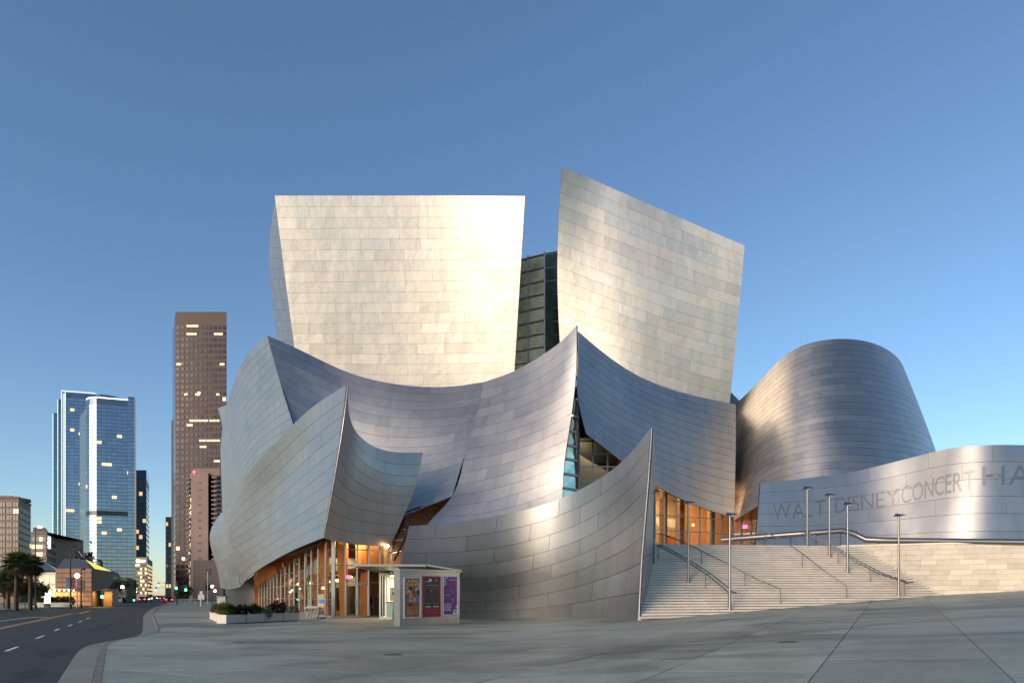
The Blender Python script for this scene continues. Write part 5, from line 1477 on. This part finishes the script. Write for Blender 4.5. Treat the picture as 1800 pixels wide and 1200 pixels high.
w_, l_ = MB(), MB(); bands(w_, ft, [1], 3, zt2 - .8, 2.1, 1.2, .08, 3.0, rng, None, .04, l_, .22); tag(w_.build('side_window', WINDARK, h2), kind='stuff')
if l_.f: tag(l_.build('lit_side_window', LIT, h2), kind='stuff')
MB().prism([(x + (.25 if k in (1, 2) else 0), y - (.25 if k < 2 else 0)) for k, (x, y) in enumerate(ft)], zt2, zt2 + .4).build('cornice', TAN2, h2)
MB().prism([at(58, HZ, dd + 6).xy, at(80, HZ, dd + 6).xy, at(88, HZ, dd + 30).xy, at(60, HZ, dd + 30).xy], zt2, zt2 + 2.2).build('roof_plant', DARK, h2)
p = Vector(cx_.xy) + sdir * 2.4
for k, (dx, h_) in enumerate(((0, .9), (0, 1.0), (0, .9))):
    MB().box((p.x + .4, p.y, zt2 - 1.2 - k * 1.2), (.25, .7, h_)).build('sign_letter', SIGNW, h2)

# ---- low art museum with glass pyramids, lit frontage
mu = empty('museum', 'low brick museum with grey pyramid skylights and lit frontage', 'building')
dd = 104.0
SAND = mat('red_sandstone', (.30, .165, .105), .75, 0, .12, .08, .6)
def X(px, d=dd): return at(px, HZ, d).x
MB().prism([(X(97.5), dd + .12), (X(161), dd + .12), (X(161) - 6, dd + 16), (X(97.5) - 6, dd + 16)], -.1, 5.75).build('wall', mat('dark_mortar', (.16, .095, .065), .8), mu)
for r in range(8):
    z0 = .05 + r * .715
    for c_ in range(5):
        x0, x1 = X(97.5 + c_ * 12.7) + .02, X(97.5 + (c_ + 1) * 12.7) - .02
        MB().box(((x0 + x1) / 2, dd + .06, z0 + .33), (x1 - x0, .16, .62), 0, random.random()).build('stone_course', SAND, mu)
PYR = mat('pyramid_glass', (.10, .115, .12), .3, .3, tone=.2); PYRS = mat('pyramid_glass_blue', (.05, .07, .10), .2, .4)
YEL = mat('yellow_lit_glass', (.75, .65, .10), .5, emit=(.8, .62, .05), estr=.55)
def pyramid(px0, px1, pa, pb, ytop, y0, d0, d1, right):
    b = [Vector((X(px0, d0), d0, zpx(y0, d0))), Vector((X(px1, d0), d0, zpx(y0, d0))), Vector((X(px1, d0) - 3, d1, zpx(y0, d0))), Vector((X(px0, d0) - 3, d1, zpx(y0, d0)))]
    zt_ = zpx(ytop, d0 + 3); a = Vector((X(pa, d0 + 3), d0 + 3, zt_)); c = Vector((X(pb, d0 + 3), d0 + 3, zt_))
    m = MB(); m.face([b[0], b[1], c, a]); m.face([b[2], b[3], a, c]); m.face([b[3], b[0], a]); o = m.build('pyramid_skylight', PYR, mu)
    m = MB(); m.face([b[1], b[2], c]); m.build('skylight_side', right, o)
pyramid(100, 152, 112, 140, 981.5, 1000, dd + 1, dd + 10, PYRS)
pyramid(138, 168, 143, 150, 983, 1000, dd + 4.5, dd + 14, YEL)
pyramid(60, 100, 70, 78, 986, 1003, dd + 3, dd + 9, PYRS)
WH = mat('white_metal_panel', (.55, .54, .50), .5)
gw = MB().prism([(X(56), dd + 1.5), (X(97.4), dd + 1.5), (X(97.4), dd + 9), (X(56), dd + 9)], -.1, 5.2).build('glazed_wing', WH, mu)
for c_ in range(4):
    for r in range(3):
        x0, x1 = X(57 + c_ * 10), X(66 + c_ * 10)
        MB().box(((x0 + x1) / 2, dd + 1.42, .95 + r * 1.55), (x1 - x0, .1, 1.35), 0, random.random()).build('panel', mat('lit_cream_glass', (.6, .55, .42), .4, emit=(1, .82, .5), estr=.16), gw)
ca = MB().box(((X(56) + X(140)) / 2, dd - .9, 2.55), (X(140) - X(56), 2.0, .18)).build('canopy', WH, mu)
for k in range(10):
    x = X(60 + k * 8.4); MB().ball((x, dd - .8, 2.4), .11, 8, 5).build('downlight', LAMPW, ca)
area_light('frontage_lamp', mu, ((X(56) + X(140)) / 2, dd - .9, 2.3), (7, 1.2), 260, (1, .66, .25))
gx0, gx1 = X(160), X(177)
gb = MB().prism([(gx0 + .1, dd + 3), (gx1, dd + 3), (gx1 - 3, dd + 10), (gx0 - 3, dd + 10)], -.1, 2.6).build('side_wing', SAND, mu)
MB().box(((gx0 + gx1) / 2, dd + 2.2, 2.5), (gx1 - gx0 + .3, 1.5, .14)).build('side_canopy', WH, gb)
area_light('frontage_lamp', mu, ((gx0 + gx1) / 2, dd + 1.8, 2.35), (1.4, .8), 90, (1, .68, .18))
# dark jumble sculpture behind the museum
sc_ = empty('sculpture', 'tall dark sculpture of jumbled metal pieces beyond the museum', 'sculpture')
rng = random.Random(44); p0 = at(155, HZ, dd + 17)
MB().tube([(p0.x, p0.y, 0), (p0.x, p0.y, 6.0)], .3, 8).build('stem', DARK, sc_)
jm = MB(); jl = mat('sculpture_metal', (.05, .055, .06), .4, .5, tone=.6)
for k in range(90):
    a = Vector((p0.x + rng.gauss(0, 1.0), p0.y + rng.gauss(0, .8), 7.6 + rng.gauss(0, 1.0)))
    b = a + Vector((rng.gauss(0, .7), rng.gauss(0, .7), rng.gauss(0, .6))); jm.bar(a, b, rng.uniform(.12, .4), rng.uniform(.05, .2), rng.random())
tag(jm.build('metal_jumble', jl, sc_), kind='stuff')
# dark green building beyond
dd = 150
ft = [at(168, HZ, dd).xy, at(222, HZ, dd).xy, at(240, HZ, dd + 30).xy, at(168, HZ, dd + 30).xy]
gbld = empty('dark_building', 'dark green low building with a stepped roof beyond the museum', 'building')
DG = mat('dark_green_wall', (.025, .04, .034), .6, .1, noise=.2, nscale=.3)
MB().prism(ft, 0, zpx(1014, dd)).build('wall', DG, gbld)
MB().prism([at(168, HZ, dd).xy, at(205, HZ, dd).xy, at(214, HZ, dd + 25).xy, at(168, HZ, dd + 25).xy], zpx(1014, dd), zpx(1001, dd), top=[at(170, HZ, dd + 3).xy, at(196, HZ, dd + 3).xy, at(208, HZ, dd + 22).xy, at(170, HZ, dd + 25).xy]).build('roof', DG, gbld)
w_, l_ = MB(), MB(); bands(w_, ft, [0], 1, zpx(1016, dd), 1.3, .7, .05, 1.4, random.Random(3), None, .06, l_, .2); tag(w_.build('window_band', WINDARK, gbld), kind='stuff')
if l_.f: tag(l_.build('lit_window', LIT, gbld), kind='stuff')

# ---- trees
BARK = mat('bark', (.07, .05, .035), .9, noise=.3, nscale=3)
def tree(p, h, r, n, m, leaf, label, seed, th=.35, group='street trees along the avenue'):
    rng = random.Random(seed); root = empty('street_tree', label, 'tree', group)
    t = MB(); top = Vector((p.x, p.y, h * th)); t.tube([(p.x, p.y, -.1), (p.x + rng.gauss(0, .1), p.y, h * th * .5), top], [h * .022, h * .018, h * .014], 7)
    cl = []
    for k in range(9):
        a = rng.uniform(0, 6.283); e = Vector((p.x + math.cos(a) * r * rng.uniform(.3, .7), p.y + math.sin(a) * r * rng.uniform(.3, .7), h * rng.uniform(.5, .85)))
        t.tube([top, top.lerp(e, .5) + Vector((0, 0, .1 * h)), e], [h * .010, h * .006, h * .002], 5); cl.append(e)
    t.build('trunk', BARK, root)
    f = MB()
    for k in range(n):
        c = rng.choice(cl); s = r * .42
        q = Vector((c.x + rng.gauss(0, s * .55), c.y + rng.gauss(0, s * .55), c.z + rng.gauss(0, s * .5)))
        d = Vector((rng.gauss(0, 1), rng.gauss(0, 1), rng.gauss(0, .7))).normalized(); e = d.cross(Vector((rng.gauss(0, 1), rng.gauss(0, 1), rng.gauss(0, 1)))).normalized(); l = leaf * rng.uniform(.6, 1.3)
        f.add([q - d * l, q + e * l * .5, q + d * l, q - e * l * .5], [(0, 1, 2, 3)], rng.random())
    f.build('crown', m, root)
TL = leaf_mat('tree_leaf', (.05, .075, .026), .5); TL2 = leaf_mat('tree_leaf_brown', (.075, .062, .028), .5)
for k, (px, d, h, lb) in enumerate(((186, 118, 4.3, 'small street tree nearest the yellow lit museum corner'), (199, 134, 5.2, 'dark street tree second beyond the museum corner'), (213, 150, 5.4, 'street tree left of the yellow street lamps'), (226, 172, 5.6, 'street tree under the yellow street lamps'), (236, 200, 5.5, 'farthest small street tree before the pale office block'))):
    tree(at(px, HZ, d), h, h * .36, 900, TL, .20, lb, 60 + k)
for k, (px, d, h, lb) in enumerate(((316, 160, 3.6, 'small dark tree near the green signals on the right'), (328, 172, 3.8, 'second dark tree near the green signals on the right'))):
    tree(at(px, HZ, d), h, h * .4, 700, TL, .22, lb, 70 + k)
for k, (px, d, h, lb) in enumerate(((-12, 88, 5.2, 'brownish tree cut by the left edge of the view'), (8, 90, 4.6, 'brownish tree between the left edge and the palms'), (30, 93, 4.8, 'brownish tree behind the palms'), (46, 86, 3.6, 'small brownish tree right of the middle palm'), (62, 90, 3.4, 'small tree in front of the white glazed museum wing'))):
    tree(at(px, HZ, d), h, h * .42, 1300, TL2 if k < 4 else TL, .20, lb, 80 + k, .22, 'trees in front of the tan block')
PALM = leaf_mat('palm_frond', (.07, .105, .03), .45); DEAD = leaf_mat('dead_frond', (.12, .085, .045), .4)
def palm(px, base, topy, label, seed):
    rng = random.Random(seed); d = EYE * FOC / (base - HZ); p = at(px, HZ, d); h = zpx(topy, d)
    root = empty('palm_tree', label, 'tree', 'fan palms beside the avenue'); hc = h - 1.3
    MB().tube([(p.x, p.y, -.1), (p.x + .05, p.y, hc * .5), (p.x + .1, p.y, hc)], [.26, .2, .18], 9).build('trunk', BARK, root)
    c = Vector((p.x + .1, p.y, hc)); f, g = MB(), MB()
    for k in range(110):
        a = rng.uniform(0, 6.283); el = rng.uniform(-1.1, 1.35); L = rng.uniform(.85, 1.35); t = f if el > -.35 else g
        dr = Vector((math.cos(a) * math.cos(el), math.sin(a) * math.cos(el), math.sin(el)))
        st = c + dr * L * .62 - Vector((0, 0, .06)); 
        t.bar(c, st, .035, rnd=.3)
        sd2 = dr.cross(Vector((0, 0, 1))).normalized(); up = sd2.cross(dr)
        for q in range(11):
            b = (q - 5) / 5 * 1.25
            tip = st + (dr * math.cos(b) + sd2 * math.sin(b)) * L * .85 - Vector((0, 0, .28 * L * rng.uniform(.5, 1.2)))
            md = st.lerp(tip, .5) + up * .04
            w = (dr * -math.sin(b) + sd2 * math.cos(b)) * .05
            t.add([st, md + w, tip, md - w], [(0, 1, 2, 3)], rng.random())
    f.build('crown', PALM, root); g.build('dead_fronds', DEAD, root)
palm(28, 1071.5, 968, 'leftmost and tallest fan palm by the tan block', 1)
palm(53, 1070.5, 972, 'right fan palm beside the dark lamp column', 2)
palm(14, 1069.5, 1000, 'short fan palm at the back near the left edge', 3)

# ---- lit sign box and low planted fence before the museum
sg = empty('light_box', 'glowing white sign box in front of the museum', 'sign'); p = at(83, HZ, 92)
MB().box((p.x, p.y, .28), (.7, .3, .6)).build('plinth', DARK, sg); MB().box((p.x, p.y, 1.3), (.62, .25, 1.45)).build('face', mat('white_light_box', (1, 1, 1), .5, emit=(1, 1, 1), estr=2.2), sg)
fe = empty('low_fence', 'low grey slatted fence along the far pavement', 'fence')
fx0, fx1 = at(62, HZ, 94).x, at(126, HZ, 94).x
nsl = 36
sm = MB().box((0, 0, .3), (.10, .05, .6)).mesh('slat', MULL)
for k in range(nsl): share(sm, 'slat', fe, (fx0 + (fx1 - fx0) * k / (nsl - 1), 94, .04))
MB().box(((fx0 + fx1) / 2, 94.05, .62), (fx1 - fx0, .06, .06)).build('rail', MULL, fe)
for k in range(7):
    px = 66 + k * 9.2; shrub(at(px, HZ, 96.5) - Vector((0, 0, 0)), .75, .75, 420, TL2 if k % 2 else GREEN, .16, ('tall' if k % 2 else 'bushy') + ' plant behind the low fence, number %s from the palms' % ('one', 'two', 'three', 'four', 'five', 'six', 'seven')[k], base=.2, style='grass' if k % 2 else 'ball', group='plants behind the low fence', seed=20 + k)

# ---- street furniture: columns, banners, signals, lamps
def column(px, d, topy, label, lit=False, arm=.8, globe=None):
    p = at(px, HZ, d); h = zpx(topy, d); root = empty('street_lamp', label, 'street lamp')
    MB().tube([(p.x, p.y, -.05), (p.x, p.y, .5)], .17, 8).build('base', DARK, root)
    MB().tube([(p.x, p.y, .4), (p.x, p.y, h)], [.10, .06], 8).build('pole', DARK, root)
    MB().tube([(p.x, p.y, h - .1), (p.x + arm * .5, p.y, h + .06), (p.x + arm, p.y, h + .05)], .04, 6).build('arm', DARK, root)
    MB().ball((p.x + arm, p.y, h + .02), .26, 10, 6, .45).build('lamp_head', LAMPLIT if lit else DARK, root)
    return root, p, h
LAMPLIT = mat('street_lamp_glow', (1, .9, .6), .5, emit=(1, .82, .45), estr=7.0)
column(62.5, 84, 926, 'tall dark lamp column right of the palms, lamp lit', True, .5)
r1, p, h = column(124, 84, 960, 'dark lamp column with blue and red banners', False, .4)
def banner(root, x, y, z, w, hh, m, side):
    MB().box((x + side * (w / 2 + .08), y, z), (w, .03, hh)).build('banner', m, root)
    for dz in (-hh / 2, hh / 2): MB().bar((x, y, z + dz), (x + side * (w + .1), y, z + dz), .03).build('banner_arm', DARK, root)
zb_ = zpx(1024, 84)
banner(r1, p.x, p.y, zb_, .48, 1.25, mat('banner_blue', (.06, .13, .28), .6, noise=.6, nscale=3), -1); banner(r1, p.x, p.y, zb_, .48, 1.25, mat('banner_red', (.16, .04, .06), .6, noise=.7, nscale=3), 1)
r2, p, h = column(142.5, 86, 1000, 'pole with violet and grey banners and a signal arm', False, .3)
zb_ = zpx(1027, 86)
banner(r2, p.x, p.y, zb_, .45, 1.1, mat('banner_violet', (.20, .03, .15), .6, noise=.6, nscale=3), -1); banner(r2, p.x, p.y, zb_, .45, 1.1, mat('banner_grey', (.07, .07, .08), .6, noise=.6, nscale=3), 1)
gl = empty('street_lamp', 'globe street lamp glowing in front of the museum', 'street lamp'); p = at(135.5, HZ, 90); hz_ = zpx(1013, 90)
MB().tube([(p.x, p.y, 0), (p.x, p.y, hz_)], .06, 7).build('pole', MULL, gl); MB().ball((p.x, p.y, hz_ + .15), .30, 12, 8).build('globe', LAMPLIT, gl)
for k, (px, yt, d, lb) in enumerate(((215, 1032, 140, 'nearest yellow globe lamp beyond the museum'), (225.5, 1035.5, 160, 'second yellow globe lamp beyond the museum'), (238, 1040, 185, 'farthest yellow globe lamp before the pale office block'), (373, 1031, 120, 'globe lamp on the right pavement before the flared tail, upper light'), (322.5, 982, 190, 'tall yellow lamp beside the red granite tower'))):
    gl = empty('street_lamp', lb, 'street lamp', 'globe lamps along the street'); p = at(px, HZ, d); hz_ = zpx(yt, d)
    MB().tube([(p.x, p.y, 0), (p.x, p.y, hz_)], .06, 7).build('pole', DARK, gl); MB().ball((p.x, p.y, hz_ + .1), .34 if k not in (1, 3) else .24, 12, 8).build('globe', LAMPLIT, gl)
    if k == 3: MB().ball((p.x + .5, p.y, zpx(1038, d)), .22, 10, 6).build('globe', LAMPLIT, gl); MB().bar((p.x, p.y, zpx(1038, d) - .2), (p.x + .5, p.y, zpx(1038, d) - .2), .05).build('arm', DARK, gl)
GRN = mat('green_signal', (.1, 1, .6), .5, emit=(.05, 1.0, .5), estr=9.0)
def signal(px, d, ytop, heads, label):
    p = at(px, HZ, d); root = empty('traffic_signal', label, 'traffic signal', 'traffic signals down the street'); h = zpx(ytop, d)
    MB().tube([(p.x, p.y, 0), (p.x, p.y, h + .4)], .09, 7).build('pole', DARK, root)
    for hx, hy in heads:
        q = at(hx, hy, d - .2); MB().box((q.x, q.y + .1, q.z + .35), (.34, .2, 1.05)).build('signal_head', DARK, root)
        MB().ball((q.x, q.y - .02, q.z), .20, 10, 6).build('green_light', GRN, root)
        if abs(hx - px) > 2: MB().bar((p.x, p.y, q.z + .7), (q.x, p.y, q.z + .7), .08).build('arm', DARK, root)
signal(180, 96, 1042, [(179.6, 1048)], 'green signal on a short pole at the museum corner')
signal(235.5, 170, 1050, [(235.5, 1054)], 'small green signal before the pale office block')
signal(291, 210, 1024, [(278.5, 1028), (274, 1036)], 'signal with a long arm over the avenue')
signal(311, 118, 1024, [(310, 1033), (326.5, 1036)], 'brightest green signal on the right pavement')
pl_ = empty('sign_pole', 'thin grey pole on the right pavement before the flared tail', 'pole'); p = at(365, HZ, 112)
MB().tube([(p.x, p.y, 0), (p.x, p.y, zpx(1004, 112))], .06, 7).build('pole', MULL, pl_); MB().box((p.x - .5, p.y, zpx(1024, 112)), (.25, .2, .7)).build('signal_box', DARK, pl_); MB().box((p.x + .5, p.y, zpx(1024, 112)), (.25, .2, .7)).build('signal_box', DARK, pl_)
MB().bar((p.x - .5, p.y, zpx(1024, 112)), (p.x + .5, p.y, zpx(1024, 112)), .06).build('bracket', DARK, pl_)
ms = empty('map_sign', 'white stepped map sign on a post on the right pavement', 'sign'); p = at(353.5, HZ, 100)
MB().tube([(p.x, p.y, 0), (p.x, p.y, 1.2)], .09, 7).build('post', WH, ms)
MB().prism([(p.x - .46, p.y), (p.x + .46, p.y), (p.x + .46, p.y + .1), (p.x - .46, p.y + .1)], 1.0, 1.75).build('board', WH, ms); MB().prism([(p.x - .22, p.y), (p.x + .22, p.y), (p.x + .22, p.y + .1), (p.x - .22, p.y + .1)], 1.76, 2.25).build('board', WH, ms)
bx = empty('utility_cabinet', 'pale green utility cabinet behind the planters', 'cabinet'); p = at(391, HZ, 66)
MB().box((p.x, p.y, .75), (.8, .6, 1.5)).build('body', mat('cabinet_green', (.34, .40, .36), .6), bx); MB().box((p.x, p.y, 1.53), (.9, .7, .08)).build('lid', mat('cabinet_lid', (.28, .32, .3), .6), bx)
rl = empty('railing', 'low metal railing across the right pavement', 'railing')
pa, pb = at(316, HZ, 118), at(352, HZ, 118)
MB().bar((pa.x, pa.y, 1.0), (pb.x, pb.y, 1.0), .07).build('rail', MULL, rl); MB().bar((pa.x, pa.y, .55), (pb.x, pb.y, .55), .05).build('rail', MULL, rl)
for k in range(5): q = pa.lerp(pb, k / 4); MB().bar((q.x, q.y, -.02), (q.x, q.y, 1.0), .07).build('post', MULL, rl)

# ---- cars
TYRE = mat('tyre', (.015, .015, .015), .8); TAIL = mat('tail_light', (.8, .02, .02), .4, emit=(1, .05, .02), estr=6.0); HEAD = mat('head_light', (1, 1, .9), .4, emit=(1, .9, .65), estr=9.0)
def car(p, rz, paint, label, lights):
    root = empty('car', label, 'car', 'cars down the avenue', loc=(p.x, p.y, ROADZ)); root.rotation_euler = (0, 0, rz)
    prof = [(-2.2, .35), (-2.25, .62), (-2.1, .88), (-1.55, .95), (-1.0, 1.38), (.55, 1.40), (1.15, .98), (2.05, .82), (2.25, .58), (2.2, .32)]
    def ext(pr, w0, w1):
        m = MB(); n = len(pr); ws = [w1 if z > 1.1 else w0 for _, z in pr]
        m.add([(x, -w, z) for (x, z), w in zip(pr, ws)] + [(x, w, z) for (x, z), w in zip(pr, ws)], [tuple(range(n)), tuple(range(2 * n - 1, n - 1, -1))] + [(i, n + i, n + (i + 1) % n, (i + 1) % n) for i in range(n)], .5); return m
    ext(prof, .88, .68).build('body', paint, root)
    for s in (-1, 1):
        m = MB(); m.face([(-1.42, s * .865, .98), (-.95, s * .70, 1.33), (.5, s * .70, 1.34), (1.02, s * .865, .98)][::s]); m.build('side_window', BLACKG, root)
        for x in (-1.35, 1.38):
            m = MB(); m.tube([(x, s * .70, .33), (x, s * .91, .33)], .33, 14); t = m.build('wheel', TYRE, root)
            m = MB(); m.tube([(x, s * .905, .33), (x, s * .925, .33)], .19, 10); m.build('rim', POLE, t)
        m = MB().box((-2.22, s * .62, .72), (.08, .34, .16)); m.build('tail_light', TAIL if 't' in lights else mat('red_lens', (.3, .01, .01), .3), root)
        m = MB().box((2.18, s * .62, .66), (.1, .34, .14)); m.build('headlight', HEAD if 'h' in lights else LAMPGLASS, root)
    m = MB(); m.face([(-1.56, -.7, .985), (-1.04, -.6, 1.37), (-1.04, .6, 1.37), (-1.56, .7, .985)][::-1]); m.build('rear_window', BLACKG, root)
    m = MB(); m.face([(1.13, -.7, 1.02), (.60, -.6, 1.39), (.60, .6, 1.39), (1.13, .7, 1.02)]); m.build('windscreen', BLACKG, root)
PB, PW, PS = mat('car_black', (.02, .02, .025), .25, .3, coat=.6), mat('car_white', (.6, .6, .58), .3, .1, coat=.6), mat('car_silver', (.3, .31, .33), .3, .6, coat=.6)
sa = math.atan2(1, -.508)
for px, d, pm, lt, rz, lb in ((198, 142, PB, '', sa, 'black car parked nearest beyond the museum corner'), (207, 150, PW, '', sa, 'white car parked behind the black one'), (214, 160, PB, '', sa, 'dark car parked third from the museum corner'),
                              (250, 178, PS, 't', sa, 'silver car with red tail lights driving away'), (258, 190, PB, 'th', sa + math.pi, 'dark car driving towards the viewer, headlights on'), (263.5, 235, PW, 'h', sa + math.pi, 'pale car farther off with headlights on'),
                              (279, 260, PB, 'h', sa + math.pi, 'distant car with headlights left of the street end'), (285, 230, PS, 't', sa, 'distant silver car with tail lights near the street end'), (297, 165, PB, 't', sa, 'dark car stopped beside the right kerb')):
    car(at(px, HZ, d), rz, pm, lb, lt)
